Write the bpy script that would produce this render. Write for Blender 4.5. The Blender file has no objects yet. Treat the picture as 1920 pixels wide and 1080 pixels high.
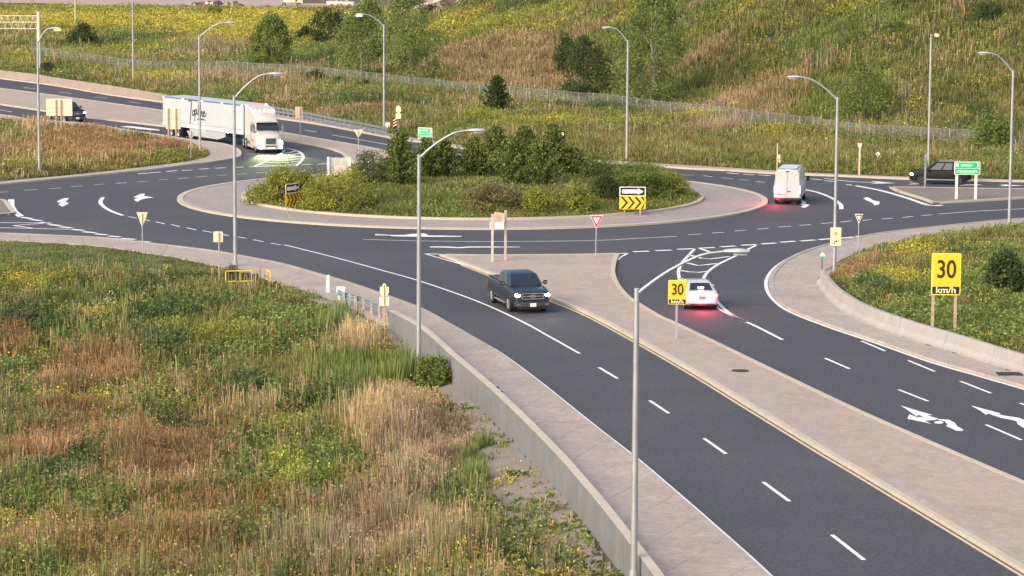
import bpy, bmesh, math, random
import numpy as np
from mathutils import Vector, Matrix
from mathutils.geometry import tessellate_polygon
random.seed(4); RS = np.random.RandomState(11)
S = bpy.context.scene; COL = S.collection

# ------------------------------------------------------------------ camera
F = 5600.0; CX, CY = 960.0, 540.0; H = 22.0; ROLL = 0.0055; PITCH = math.atan(717 / F)
cam_d = bpy.data.cameras.new('camera'); cam = bpy.data.objects.new('camera', cam_d); COL.objects.link(cam)
cam_d.sensor_width = 36; cam_d.lens = F / 1920 * 36; cam_d.clip_start = 1; cam_d.clip_end = 3000
cam.matrix_world = Matrix.Translation((0, 0, H)) @ Matrix.Rotation(math.pi / 2 - PITCH, 4, 'X') @ Matrix.Rotation(ROLL, 4, 'Z')
S.camera = cam
# ------------------------------------------------------------------ light
SUN_EL, SUN_AZ = math.radians(34), math.radians(222)      # low evening light from behind the left shoulder
W = bpy.data.worlds.new('World'); S.world = W; W.use_nodes = True
nt = W.node_tree; bg = nt.nodes['Background']; sky = nt.nodes.new('ShaderNodeTexSky')
sky.sky_type = 'NISHITA'; sky.sun_disc = False; sky.sun_elevation = SUN_EL; sky.sun_rotation = SUN_AZ
sky.air_density = 1.0; sky.dust_density = 3.0; sky.ozone_density = 0.8
nt.links.new(sky.outputs[0], bg.inputs[0]); bg.inputs[1].default_value = 0.125
sl = bpy.data.lights.new('sun', 'SUN'); sl.energy = 1.5; sl.angle = math.radians(70); sl.color = (1.0, 0.77, 0.54)
sun = bpy.data.objects.new('sun', sl); COL.objects.link(sun)
sd = Vector((math.sin(SUN_AZ) * math.cos(SUN_EL), math.cos(SUN_AZ) * math.cos(SUN_EL), math.sin(SUN_EL)))
sun.rotation_euler = sd.to_track_quat('Z', 'Y').to_euler()
S.view_settings.view_transform = 'Standard'; S.view_settings.look = 'None'
S.view_settings.exposure = 1.08; S.view_settings.gamma = 1.0
S.cycles.max_bounces = 5; S.cycles.diffuse_bounces = 3; S.cycles.transparent_max_bounces = 12

# ------------------------------------------------------------------ projection maths (places pixels on the ground)
cp, sp, cr, sr = math.cos(PITCH), math.sin(PITCH), math.cos(ROLL), math.sin(ROLL)
FW = np.array([0, cp, -sp]); _u = np.array([0, sp, cp]); _r = np.array([1., 0, 0])
RR = _r * cr + _u * sr; UU = _u * cr - _r * sr
def G(x, y, z=0.0):
    d = FW + (x - CX) / F * RR + (CY - y) / F * UU
    t = (z - H) / d[2]; p = np.array([0, 0, H]) + t * d
    return Vector((p[0], p[1], z))
def PR(p):
    q = np.array(p) - np.array([0, 0, H]); t = q @ FW
    return CX + F * (q @ RR) / t, CY - F * (q @ UU) / t, F / t
def zat(b, y):
    z = b[2]
    for _ in range(6):
        x_, y_, s_ = PR((b[0], b[1], z)); z += (y_ - y) / s_
    return z
def GL(pts, z=0.0): return [G(a, b, z) for a, b in pts]

# ------------------------------------------------------------------ naming helpers
def tag(o, label=None, cat=None, group=None, kind=None):
    if label: o['label'] = label
    if cat: o['category'] = cat
    if group: o['group'] = group
    if kind: o['kind'] = kind
    return o
def thing(name, label, cat, loc=(0, 0, 0), rz=0.0, group=None):
    o = bpy.data.objects.new(name, None); COL.objects.link(o); o.location = loc; o.rotation_euler = (0, 0, rz)
    o.empty_display_size = .3
    return tag(o, label, cat, group)

# ------------------------------------------------------------------ materials
MATS = {}
def mat(name, col, rough=0.8, metal=0.0, noise=0.0, nscale=3.0, bump=0.0, bscale=40.0, emit=None, estr=0.0, spec=None, coat=0.0, alpha=None, col2=None):
    if name in MATS: return MATS[name]
    m = bpy.data.materials.new(name); m.use_nodes = True; n = m.node_tree; b = n.nodes['Principled BSDF']
    c = (*col, 1); b.inputs['Base Color'].default_value = c
    b.inputs['Roughness'].default_value = rough; b.inputs['Metallic'].default_value = metal
    if spec is not None: b.inputs['Specular IOR Level'].default_value = spec
    if coat: b.inputs['Coat Weight'].default_value = coat; b.inputs['Coat Roughness'].default_value = .06
    if noise or bump:
        tc = n.nodes.new('ShaderNodeNewGeometry')
    if noise:
        t = n.nodes.new('ShaderNodeTexNoise'); t.inputs['Scale'].default_value = nscale; t.inputs['Detail'].default_value = 5
        n.links.new(tc.outputs['Position'], t.inputs['Vector'])
        r = n.nodes.new('ShaderNodeMapRange'); r.inputs[1].default_value = .3; r.inputs[2].default_value = .7
        n.links.new(t.outputs['Fac'], r.inputs[0])
        mx = n.nodes.new('ShaderNodeMix'); mx.data_type = 'RGBA'
        k = 1 - noise; c2 = col2 or tuple(v * k for v in col)
        mx.inputs[6].default_value = c if col2 else (*[min(1, v * (1 + noise * .5)) for v in col], 1); mx.inputs[7].default_value = (*c2, 1)
        n.links.new(r.outputs[0], mx.inputs[0]); n.links.new(mx.outputs[2], b.inputs['Base Color'])
    if bump:
        t2 = n.nodes.new('ShaderNodeTexNoise'); t2.inputs['Scale'].default_value = bscale; t2.inputs['Detail'].default_value = 3
        n.links.new(tc.outputs['Position'], t2.inputs['Vector'])
        bp = n.nodes.new('ShaderNodeBump'); bp.inputs['Strength'].default_value = bump; bp.inputs['Distance'].default_value = .03
        n.links.new(t2.outputs['Fac'], bp.inputs['Height']); n.links.new(bp.outputs[0], b.inputs['Normal'])
    if emit:
        b.inputs['Emission Color'].default_value = (*emit, 1); b.inputs['Emission Strength'].default_value = estr
    MATS[name] = m; return m

def surf(name, c1, c2, c3, big=.05, mid=.6, fine=9.0, finek=.25, rough=.9, joints=0.0, jcol=.55, spec=.3, cracks=0.0, ccol=.6, cw=.01, jv=0.0):
    """weathered flat surface: two big patch tones, medium mottling, fine grain, optional slab joints along uv.x"""
    m = bpy.data.materials.new(name); m.use_nodes = True; n = m.node_tree; L = n.links; b = n.nodes['Principled BSDF']
    b.inputs['Roughness'].default_value = rough; b.inputs['Specular IOR Level'].default_value = spec
    g = n.nodes.new('ShaderNodeNewGeometry')
    def noise(sc, det=4, rgh=.55):
        t = n.nodes.new('ShaderNodeTexNoise'); t.inputs['Scale'].default_value = sc; t.inputs['Detail'].default_value = det; t.inputs['Roughness'].default_value = rgh
        L.new(g.outputs['Position'], t.inputs['Vector']); return t.outputs['Fac']
    def rng(s, a, bb, c=0., d=1.):
        r = n.nodes.new('ShaderNodeMapRange'); r.inputs[1].default_value = a; r.inputs[2].default_value = bb; r.inputs[3].default_value = c; r.inputs[4].default_value = d
        L.new(s, r.inputs[0]); return r.outputs[0]
    def mix(f, a, bb, mode='MIX'):
        x = n.nodes.new('ShaderNodeMix'); x.data_type = 'RGBA'; x.blend_type = mode
        if isinstance(f, float): x.inputs[0].default_value = f
        else: L.new(f, x.inputs[0])
        for i, v in ((6, a), (7, bb)):
            if isinstance(v, tuple): x.inputs[i].default_value = (*v, 1)
            else: L.new(v, x.inputs[i])
        return x.outputs[2]
    c = mix(rng(noise(big), .35, .65), c1, c2)
    c = mix(rng(noise(mid, 6, .65), .4, .75, 0, .8), c, c3)
    f = rng(noise(fine, 3, .8), .25, .75, 1 - finek, 1 + finek)
    hs = n.nodes.new('ShaderNodeVectorMath'); hs.operation = 'SCALE'; L.new(c, hs.inputs[0]); L.new(f, hs.inputs[3]); c = hs.outputs[0]
    if joints:
        uv = n.nodes.new('ShaderNodeUVMap'); sx = n.nodes.new('ShaderNodeSeparateXYZ'); L.new(uv.outputs[0], sx.inputs[0])
        def line(src, per, w):
            md = n.nodes.new('ShaderNodeMath'); md.operation = 'MODULO'; L.new(src, md.inputs[0]); md.inputs[1].default_value = per
            lt = n.nodes.new('ShaderNodeMath'); lt.operation = 'LESS_THAN'; L.new(md.outputs[0], lt.inputs[0]); lt.inputs[1].default_value = w
            return lt.outputs[0]
        j = line(sx.outputs[0], joints, .05)
        if jv:
            j2 = line(sx.outputs[1], jv, .035); mm = n.nodes.new('ShaderNodeMath'); mm.operation = 'MAXIMUM'; L.new(j, mm.inputs[0]); L.new(j2, mm.inputs[1]); j = mm.outputs[0]
        sc = rng(j, 0, 1, 1, jcol)
        hs = n.nodes.new('ShaderNodeVectorMath'); hs.operation = 'SCALE'; L.new(c, hs.inputs[0]); L.new(sc, hs.inputs[3]); c = hs.outputs[0]
    if cracks:
        ns = n.nodes.new('ShaderNodeTexNoise'); ns.inputs['Scale'].default_value = .5; ns.inputs['Detail'].default_value = 6; L.new(g.outputs['Position'], ns.inputs['Vector'])
        ad = n.nodes.new('ShaderNodeVectorMath'); ad.operation = 'MULTIPLY_ADD'; L.new(ns.outputs['Color'], ad.inputs[0]); ad.inputs[1].default_value = (3, 3, 0); L.new(g.outputs['Position'], ad.inputs[2])
        vo = n.nodes.new('ShaderNodeTexVoronoi'); vo.feature = 'DISTANCE_TO_EDGE'; vo.inputs['Scale'].default_value = cracks; L.new(ad.outputs[0], vo.inputs['Vector'])
        sc = rng(vo.outputs['Distance'], cw * .5, cw, ccol, 1.)
        hs = n.nodes.new('ShaderNodeVectorMath'); hs.operation = 'SCALE'; L.new(c, hs.inputs[0]); L.new(sc, hs.inputs[3]); c = hs.outputs[0]
    L.new(c, b.inputs['Base Color'])
    t2 = noise(30, 3, .7); bp = n.nodes.new('ShaderNodeBump'); bp.inputs['Strength'].default_value = .25; bp.inputs['Distance'].default_value = .02
    L.new(t2, bp.inputs['Height']); L.new(bp.outputs[0], b.inputs['Normal'])
    return m

M_ASPH = surf('asphalt', (.060, .061, .072), (.084, .082, .088), (.058, .056, .061), .05, .25, 5.5, .55, .8)
M_CONC = surf('concrete', (.36, .315, .275), (.40, .35, .305), (.29, .255, .225), .12, .45, 4, .24, .9, joints=4.0, jcol=.55, jv=0)
M_CONC_WARM = surf('concrete_median', (.37, .31, .25), (.41, .34, .275), (.315, .265, .22), .12, .5, 4, .24, .9)
M_APRON = surf('concrete_apron', (.30, .265, .25), (.335, .295, .275), (.26, .235, .225), .12, .5, 4.5, .28, .9)
M_KERB = surf('kerb', (.46, .42, .33), (.50, .45, .36), (.38, .35, .285), .2, .8, 6, .12, .9, joints=3.0, jcol=.8)
M_GUTTER = surf('gutter', (.35, .31, .275), (.38, .335, .29), (.28, .25, .225), .2, .8, 6, .2, .9)
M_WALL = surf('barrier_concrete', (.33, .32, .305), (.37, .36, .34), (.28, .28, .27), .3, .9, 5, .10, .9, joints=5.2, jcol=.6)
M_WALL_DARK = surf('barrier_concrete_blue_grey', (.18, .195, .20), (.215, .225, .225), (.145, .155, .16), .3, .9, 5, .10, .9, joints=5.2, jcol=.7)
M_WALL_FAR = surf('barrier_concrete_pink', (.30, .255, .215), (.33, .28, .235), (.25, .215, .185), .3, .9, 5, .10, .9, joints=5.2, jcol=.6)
M_WHITE = mat('road_paint_white', (.80, .80, .78), .7, noise=.18, nscale=2.5)
M_YEL = mat('road_paint_yellow', (.60, .51, .32), .7, noise=.15, nscale=2.5)
M_SOIL = surf('soil_and_thatch', (.11, .10, .05), (.14, .11, .065), (.07, .085, .035), .05, .5, 5, .4, 1.0)
M_GRAVEL = surf('gravel', (.22, .20, .175), (.26, .23, .20), (.16, .155, .13), .3, 1.2, 8, .4, 1.0)
M_DIRT = surf('yard_dirt', (.38, .30, .25), (.42, .34, .28), (.30, .25, .21), .03, .12, 2, .2, 1.0)

M_GALV = mat('galvanised_steel', (.42, .44, .46), .45, .55, noise=.15, nscale=1.5)
M_GALV_D = mat('dull_galvanised_steel', (.30, .34, .37), .5, .4, noise=.2, nscale=2)
M_HEAD = mat('lamp_head_grey', (.42, .46, .50), .5, .2)
M_LENS = mat('lamp_lens', (.55, .58, .6), .25)
M_LIT = mat('lit_sodium_lamp', (1, .6, .3), .4, emit=(1, .30, .05), estr=1.6)
M_LITW = mat('lit_lamp_warm', (1, .8, .6), .4, emit=(1, .72, .48), estr=3)
M_WOOD = mat('timber_post', (.42, .33, .24), .85, noise=.3, nscale=5)
M_SIGNBACK = mat('sign_back_cream', (.78, .62, .40), .6, noise=.08, nscale=3)
M_SIGNBACK2 = mat('sign_back_tan', (.60, .46, .30), .6, noise=.1, nscale=3)
M_SIGNWARM = mat('sign_back_warm_yellow', (.88, .70, .46), .6, noise=.08, nscale=2)
M_PALE = mat('sign_edge_pale', (.75, .73, .66), .6)
M_TYRE = mat('tyre_rubber', (.018, .018, .02), .85)
M_RIM = mat('alloy_rim', (.45, .45, .47), .35, .6)
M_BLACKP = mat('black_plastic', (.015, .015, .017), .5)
M_GLASS = mat('dark_window_glass', (.018, .028, .035), .08, spec=.8)
M_CHROME = mat('chrome', (.55, .56, .58), .22, .85)
M_HLAMP = mat('lit_headlight', (1, 1, 1), .2, emit=(1, .95, .97), estr=22)
M_TAIL = mat('lit_brake_light', (1, .1, .1), .3, emit=(1, .03, .08), estr=14)
M_TAILP = mat('lit_brake_light_core', (1, .2, .3), .3, emit=(1, .25, .35), estr=6)
M_RED = mat('tail_lamp_red', (.5, .02, .03), .3)
M_AMBER = mat('lit_marker_light', (1, .8, .7), .3, emit=(1, .62, .5), estr=5)
M_PLATE = mat('number_plate', (.78, .78, .76), .5)
M_BLACK = mat('sign_black', (.02, .013, .012), .6)
M_SYEL = mat('sign_yellow', (.88, .52, .015), .5)
M_SYELB = mat('sign_yellow_border', (.90, .72, .12), .5)
M_SWHITE = mat('sign_white', (.86, .84, .78), .5)
M_SRED = mat('sign_red', (.75, .03, .08), .45)
M_SGREEN = mat('sign_green', (.01, .42, .17), .45)
M_SYPALE = mat('sign_pale_yellow', (.85, .78, .45), .5)
M_YPAINT = mat('yellow_painted_pipe', (.78, .55, .06), .5)

def leafmat(name, trans=.25):
    m = bpy.data.materials.new(name); m.use_nodes = True; n = m.node_tree; L = n.links
    for x in list(n.nodes): n.nodes.remove(x)
    o = n.nodes.new('ShaderNodeOutputMaterial'); a = n.nodes.new('ShaderNodeAttribute'); a.attribute_name = 'Col'
    d = n.nodes.new('ShaderNodeBsdfDiffuse'); t = n.nodes.new('ShaderNodeBsdfTranslucent'); mx = n.nodes.new('ShaderNodeMixShader'); mx.inputs[0].default_value = trans
    L.new(a.outputs['Color'], d.inputs[0]); L.new(a.outputs['Color'], t.inputs[0]); L.new(d.outputs[0], mx.inputs[1]); L.new(t.outputs[0], mx.inputs[2]); L.new(mx.outputs[0], o.inputs[0])
    return m
M_LEAF = leafmat('foliage'); M_BARK = mat('bark', (.16, .13, .10), .95, noise=.3, nscale=6)
M_BARKP = mat('pale_bark', (.34, .33, .25), .95, noise=.3, nscale=6)

# ------------------------------------------------------------------ mesh builder
class MB:
    def __init__(s): s.v = []; s.f = []; s.m = []; s.uv = {}
    def add(s, vs, fs, m=0):
        k = len(s.v); s.v += [tuple(v) for v in vs]
        for f in fs: s.f.append(tuple(i + k for i in f)); s.m.append(m)
        return s
    def box(s, c, d, m=0, rz=0, top=1.0, rx=0):
        hx, hy, hz = d[0] / 2, d[1] / 2, d[2] / 2
        R = Matrix.Rotation(rz, 3, 'Z') @ Matrix.Rotation(rx, 3, 'X')
        vs = [Vector(c) + R @ Vector((x * hx * (top if z > 0 else 1), y * hy * (top if z > 0 else 1), z * hz)) for z in (-1, 1) for x, y in ((-1, -1), (1, -1), (1, 1), (-1, 1))]
        return s.add(vs, [(3, 2, 1, 0), (4, 5, 6, 7), (0, 1, 5, 4), (1, 2, 6, 5), (2, 3, 7, 6), (3, 0, 4, 7)], m)
    def tube(s, pts, rad, n=8, m=0, cap=True):
        pts = [Vector(p) for p in pts]; rad = rad if isinstance(rad, (list, tuple)) else [rad] * len(pts)
        rings = []
        for i, p in enumerate(pts):
            d = (pts[min(i + 1, len(pts) - 1)] - pts[max(i - 1, 0)]).normalized()
            a = d.orthogonal().normalized() if abs(d.z) > .95 else d.cross(Vector((0, 0, 1))).normalized()
            b = d.cross(a)
            rings.append([p + (a * math.cos(t) + b * math.sin(t)) * rad[i] for t in [2 * math.pi * j / n for j in range(n)]])
        vs = [v for r in rings for v in r]; fs = []
        for i in range(len(rings) - 1):
            for j in range(n): fs.append((i * n + j, i * n + (j + 1) % n, (i + 1) * n + (j + 1) % n, (i + 1) * n + j))
        if cap: fs += [tuple(reversed(range(n))), tuple(range((len(rings) - 1) * n, len(rings) * n))]
        return s.add(vs, fs, m)
    def loft(s, secs, m=0, cap=True):
        n = len(secs[0]); vs = [v for r in secs for v in r]; fs = []
        for i in range(len(secs) - 1):
            for j in range(n): fs.append((i * n + j, i * n + (j + 1) % n, (i + 1) * n + (j + 1) % n, (i + 1) * n + j))
        if cap: fs += [tuple(reversed(range(n))), tuple(range((len(secs) - 1) * n, len(secs) * n))]
        return s.add(vs, fs, m)
    def poly(s, pts, z0, z1=None, m=0):
        """flat polygon at height z0, or a slab from z0 up to z1"""
        p = [Vector((a[0], a[1], 0)) for a in pts]
        area = sum(p[i].x * p[(i + 1) % len(p)].y - p[(i + 1) % len(p)].x * p[i].y for i in range(len(p)))
        if area < 0: p.reverse()
        tris = tessellate_polygon([p]); zt = z0 if z1 is None else z1
        tr = []
        for t in tris:
            a, b, c = [p[i] for i in t]
            tr.append(tuple(t) if (b - a).cross(c - a).z > 0 else tuple(reversed(t)))
        s.add([(q.x, q.y, zt) for q in p], tr, m)
        if z1 is not None:
            n = len(p); vs = [(q.x, q.y, z0) for q in p] + [(q.x, q.y, z1) for q in p]
            s.add(vs, [(i, (i + 1) % n, n + (i + 1) % n, n + i) for i in range(n)], m)
        return s
    def plate(s, pts, nrm, th, m=0):
        """polygon in space given a thickness th along -nrm"""
        p = [Vector(a) for a in pts]; nrm = Vector(nrm).normalized()
        area = Vector((0, 0, 0))
        for i in range(len(p)): area += p[i].cross(p[(i + 1) % len(p)])
        if area.dot(nrm) < 0: p.reverse()
        n = len(p); tr = tessellate_polygon([p]); T = []
        for t in tr:
            a, b, c = [p[i] for i in t]; T.append(tuple(t) if (b - a).cross(c - a).dot(nrm) > 0 else tuple(reversed(t)))
        vs = p + [q - nrm * th for q in p]
        return s.add(vs, T + [tuple(i + n for i in reversed(t)) for t in T] + [(n + i, n + (i + 1) % n, (i + 1) % n, i) for i in range(n)], m)
    def build(s, name, mats, parent=None, smooth=None, bevel=0, seg=2):
        me = bpy.data.meshes.new(name); me.from_pydata(s.v, [], s.f)
        mats = mats if isinstance(mats, (list, tuple)) else [mats]
        for mt in mats: me.materials.append(mt)
        me.polygons.foreach_set('material_index', s.m)
        if bevel:
            bm = bmesh.new(); bm.from_mesh(me); bmesh.ops.remove_doubles(bm, verts=bm.verts, dist=1e-4)
            es = [e for e in bm.edges if len(e.link_faces) == 2 and e.calc_face_angle(0) > .5]
            bmesh.ops.bevel(bm, geom=es, offset=bevel, segments=seg, affect='EDGES', clamp_overlap=True); bm.to_mesh(me); bm.free()
        if smooth:
            me.polygons.foreach_set('use_smooth', [True] * len(me.polygons)); me.set_sharp_from_angle(angle=math.radians(smooth))
        me.update()
        o = bpy.data.objects.new(name, me); COL.objects.link(o)
        if parent: o.parent = parent
        return o

def resample(pts, n):
    pts = [Vector(p) for p in pts]; d = [0]
    for a, b in zip(pts, pts[1:]): d.append(d[-1] + (b - a).length)
    out = []
    for i in range(n):
        t = d[-1] * i / (n - 1); k = 0
        while k < len(d) - 2 and d[k + 1] < t: k += 1
        u = (t - d[k]) / max(1e-9, d[k + 1] - d[k]); out.append(pts[k].lerp(pts[k + 1], u))
    return out
def smooth_line(pts, step=1.0):
    """Catmull-Rom through ground points, resampled"""
    p = [Vector(a) for a in pts]; P_ = [p[0] * 2 - p[1]] + p + [p[-1] * 2 - p[-2]]; out = []
    for i in range(1, len(P_) - 2):
        a, b, c, d = P_[i - 1:i + 3]
        for k in range(8):
            t = k / 8; out.append(.5 * (2 * b + (c - a) * t + (2 * a - 5 * b + 4 * c - d) * t * t + (3 * b - a - 3 * c + d) * t ** 3))
    out.append(p[-1]); L = sum((b - a).length for a, b in zip(out, out[1:]))
    return resample(out, max(2, int(L / step) + 1))
def normals(p):
    out = []
    for i in range(len(p)):
        d = p[min(i + 1, len(p) - 1)] - p[max(i - 1, 0)]; d.z = 0; d.normalize(); out.append(Vector((-d.y, d.x, 0)))
    return out
def sweep(name, line, prof, m, parent=None, smooth=None):
    """extrude a profile [(offset to the left, z)] along a ground line; uv.x = metres along"""
    nn = normals(line); k = len(prof); mb = MB()
    vs = [line[i] + nn[i] * o for i in range(len(line)) for o, z in prof]
    vs = [(v.x, v.y, prof[j % k][1]) for j, v in enumerate(vs)]
    fs = []
    for i in range(len(line) - 1):
        for j in range(k - 1): fs.append((i * k + j, i * k + j + 1, (i + 1) * k + j + 1, (i + 1) * k + j))
    fs += [tuple(range(k)), tuple(reversed(range((len(line) - 1) * k, len(line) * k)))]
    mb.add(vs, fs); o = mb.build(name, m, parent, smooth)
    dist = [0]
    for a, b in zip(line, line[1:]): dist.append(dist[-1] + (b - a).length)
    pl = [0]
    for a, b in zip(prof, prof[1:]): pl.append(pl[-1] + math.hypot(a[0] - b[0], a[1] - b[1]))
    uv = o.data.uv_layers.new(name='UVMap'); 
    for lp in o.data.loops: uv.data[lp.index].uv = (dist[lp.vertex_index // k], pl[lp.vertex_index % k])
    return o
def band(name, A, B, z, depth, m, n=200, parent=None):
    """slab between two ground lines, with skirts"""
    a, b = resample(A, n), resample(B, n); mb = MB(); vs = []; 
    for p, q in zip(a, b): vs += [(p.x, p.y, z - depth), (p.x, p.y, z), (q.x, q.y, z), (q.x, q.y, z - depth)]
    fs = []
    for i in range(n - 1):
        for j in range(3): fs.append((i * 4 + j, (i + 1) * 4 + j, (i + 1) * 4 + j + 1, i * 4 + j + 1))
    fs += [(0, 1, 2, 3), tuple(reversed([(n - 1) * 4 + j for j in range(4)]))]
    mb.add(vs, fs); o = mb.build(name, m, parent)
    me = o.data; bm = bmesh.new(); bm.from_mesh(me); bmesh.ops.recalc_face_normals(bm, faces=bm.faces); bm.to_mesh(me); bm.free()
    dist = [0]; 
    for p, q in zip(b, b[1:]): dist.append(dist[-1] + (q - p).length)
    uv = me.uv_layers.new(name='UVMap')
    for lp in me.loops: uv.data[lp.index].uv = (dist[lp.vertex_index // 4], 0 if lp.vertex_index % 4 < 2 else (a[lp.vertex_index // 4] - b[lp.vertex_index // 4]).length)
    return o

# ------------------------------------------------------------------ noise for terrain and plants
def vnoise(x, y, seed=0):
    xi = np.floor(x).astype(np.int64); yi = np.floor(y).astype(np.int64); fx = x - xi; fy = y - yi
    fx = fx * fx * (3 - 2 * fx); fy = fy * fy * (3 - 2 * fy)
    def h(a, b):
        n = (a * 374761393 + b * 668265263 + seed * 974634777) & 0xffffffff; n = ((n ^ (n >> 13)) * 1274126177) & 0xffffffff
        return ((n ^ (n >> 16)) & 0xffff) / 65535.0
    return (h(xi, yi) * (1 - fx) + h(xi + 1, yi) * fx) * (1 - fy) + (h(xi, yi + 1) * (1 - fx) + h(xi + 1, yi + 1) * fx) * fy
def fbm(x, y, sc, seed=0, o=4):
    t = 0; a = .5; s = 0
    for i in range(o): t = t + a * vnoise(x / sc * 2 ** i, y / sc * 2 ** i, seed + i); s += a; a *= .55
    return t / s

# ------------------------------------------------------------------ lines of the road layout (picture points laid on the ground)
swA_in = smooth_line(GL([(-160, 436), (0, 440), (100, 444), (200, 449), (267, 457), (310, 462), (400, 473), (467, 485), (533, 498), (600, 517), (640, 528), (700, 548), (787, 580), (830, 603), (877, 630), (933, 663), (1007, 718), (1100, 793), (1183, 858), (1227, 895), (1330, 985), (1440, 1085), (1700, 1340)]))
swA_out = smooth_line(GL([(-160, 446), (0, 450), (100, 454), (200, 462), (267, 472), (333, 482), (410, 498), (443, 506), (500, 523), (567, 542), (610, 556), (650, 572), (690, 590), (728, 607)], .12))
wallA = smooth_line(GL([(729, 582), (778, 608), (812, 634), (842, 662), (879, 693), (915, 724), (946, 753), (978, 784), (1007, 813), (1036, 843), (1060, 869), (1082, 895), (1130, 952), (1190, 1030), (1250, 1112), (1450, 1420)], .85))
swC_in = smooth_line(GL([(2060, 402), (1920, 412), (1847, 418), (1780, 425), (1713, 432), (1647, 440), (1597, 450), (1547, 462), (1497, 478), (1460, 500), (1442, 525), (1446, 550), (1467, 573), (1493, 588), (1533, 604), (1580, 621), (1647, 643), (1747, 678), (1847, 707), (1920, 728), (2060, 770), (2200, 812)]))
swC_out = smooth_line(GL([(2060, 412), (1920, 421), (1847, 429), (1780, 437), (1697, 450), (1630, 467), (1585, 483), (1560, 499), (1537, 517)], .12))
wallC = smooth_line(GL([(1530, 532), (1543, 552), (1567, 575), (1613, 602), (1697, 633), (1780, 658), (1880, 690), (1920, 702), (2060, 742), (2200, 785)], .12))
swB_road = smooth_line(GL([(-160, 209), (0, 217), (60, 226), (160, 233), (243, 246), (310, 256), (367, 265), (417, 271), (442, 279), (452, 287), (450, 295), (432, 300), (395, 306), (350, 311), (300, 318), (233, 325), (100, 338), (0, 348), (-160, 366)]))
grB = smooth_line(GL([(-160, 221), (0, 228), (60, 235), (177, 247), (250, 256), (310, 265), (345, 269), (373, 275), (391, 283), (393, 290), (378, 297), (333, 305), (233, 317), (133, 328), (77, 333), (0, 340), (-160, 357)], .12))
farRoad = smooth_line(GL([(-160, 126), (0, 148), (100, 161), (200, 178), (306, 193), (400, 206), (518, 223), (600, 235), (733, 260), (780, 267), (850, 277), (917, 286), (1010, 296), (1120, 305), (1280, 317), (1363, 321), (1440, 326), (1580, 332), (1713, 337.5), (1920, 342), (2080, 346)]))
farGrass = smooth_line(GL([(-160, 116), (0, 139), (100, 152), (200, 168), (306, 184), (400, 197), (518, 214), (600, 226), (720, 248), (780, 259), (850, 270), (917, 280), (1010, 290), (1120, 299), (1280, 309), (1363, 314), (1440, 319), (1580, 326.5), (1713, 331.5), (1920, 337), (2080, 341)], .12))
C0 = Vector((-3.0, 225.2, 0)); R_OUT, R_IN = 22.25, 17.2
med_up = GL([(-160, 152), (0, 167), (100, 180), (200, 194), (300, 208), (400, 227), (530, 250), (600, 262), (680, 276), (733, 286), (762, 297), (760, 304)], .0)
med_lo = GL([(700, 305.5), (662, 306), (652, 299), (640, 288), (620, 281), (580, 272), (550, 267), (500, 262), (440, 254), (305, 238), (167, 222), (0, 197), (-160, 179)], .0)
MED_M2 = med_up + med_lo
M1_top = [(825, 480), (880, 481.5), (1000, 481), (1100, 480), (1163, 478)]
M1_right = [(1157, 487), (1154, 500), (1153, 517), (1163, 540), (1183, 562), (1200, 573), (1240, 597), (1280, 615), (1447, 696), (1613, 775), (1747, 834), (1893, 897), (2060, 968), (2350, 1092)]
M1_left = [(2200, 1250), (1940, 1088), (1620, 895), (1547, 852), (1413, 770), (1280, 689), (1120, 600), (1040, 565), (980, 540), (917, 515), (870, 497)]
MED_M1 = GL(M1_top + M1_right + M1_left, 0)
MED_M3 = GL([(1668, 353), (1715, 353.5), (1790, 355), (1920, 357), (2080, 359), (2080, 364), (1920, 373), (1890, 375), (1820, 379), (1750, 383), (1727, 374), (1683, 361)], 0)
MED_W = GL([(-160, 373), (0, 376), (12, 378), (16, 386), (22, 394), (30, 402), (0, 405), (-160, 406)], 0)

# ------------------------------------------------------------------ terrain
GR_A = [Vector((-120, 300, 0))] * 0 + [swA_out[0] + Vector((-60, 2, 0))] + swA_out + wallA[1:] + [Vector((4, 40, 0)), Vector((-160, 40, 0))]
GR_B = [grB[0] + Vector((-60, 0, 0))] + grB + [grB[-1] + Vector((-60, 0, 0))]
GR_C = [swC_out[0] + Vector((80, 0, 0))] + swC_out + wallC + [wallC[-1] + Vector((80, -60, 0))]
GR_F = [farGrass[0] + Vector((-120, 90, 0))] + farGrass + [farGrass[-1] + Vector((120, 0, 0)), Vector((500, 1600, 0)), Vector((-500, 1600, 0))]
def inside(px, py, poly):
    c = np.zeros(px.shape, bool); n = len(poly)
    for i in range(n):
        a, b = poly[i], poly[(i + 1) % n]
        if a.y == b.y: continue
        m = ((a.y > py) != (b.y > py)) & (px < (b.x - a.x) * (py - a.y) / (b.y - a.y) + a.x); c ^= m
    return c
def dline(px, py, line):
    d = np.full(px.shape, 1e9); 
    for a, b in zip(line, line[1:]):
        dx, dy = b.x - a.x, b.y - a.y; L = dx * dx + dy * dy + 1e-9
        t = np.clip(((px - a.x) * dx + (py - a.y) * dy) / L, 0, 1); d = np.minimum(d, np.hypot(px - a.x - t * dx, py - a.y - t * dy))
    return d
def simplify(l, k): return l[::k] + [l[-1]]
fence_px = [(60, 117), (130, 127), (188, 137), (270, 147), (320, 148), (400, 147), (480, 152), (607, 160), (703, 173), (785, 182), (900, 195), (983, 203), (1043, 207), (1140, 218), (1207, 226), (1300, 236), (1463, 256), (1543, 268), (1653, 280), (1765, 287), (1920, 296), (2060, 304)]
fence_line = smooth_line(GL(fence_px), 2.9)
_fx = np.array([p.x for p in fence_line]); _fy = np.array([p.y for p in fence_line]); _o = np.argsort(_fx)
def sstep(t): t = np.clip(t, 0, 1); return t * t * (3 - 2 * t)
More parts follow.
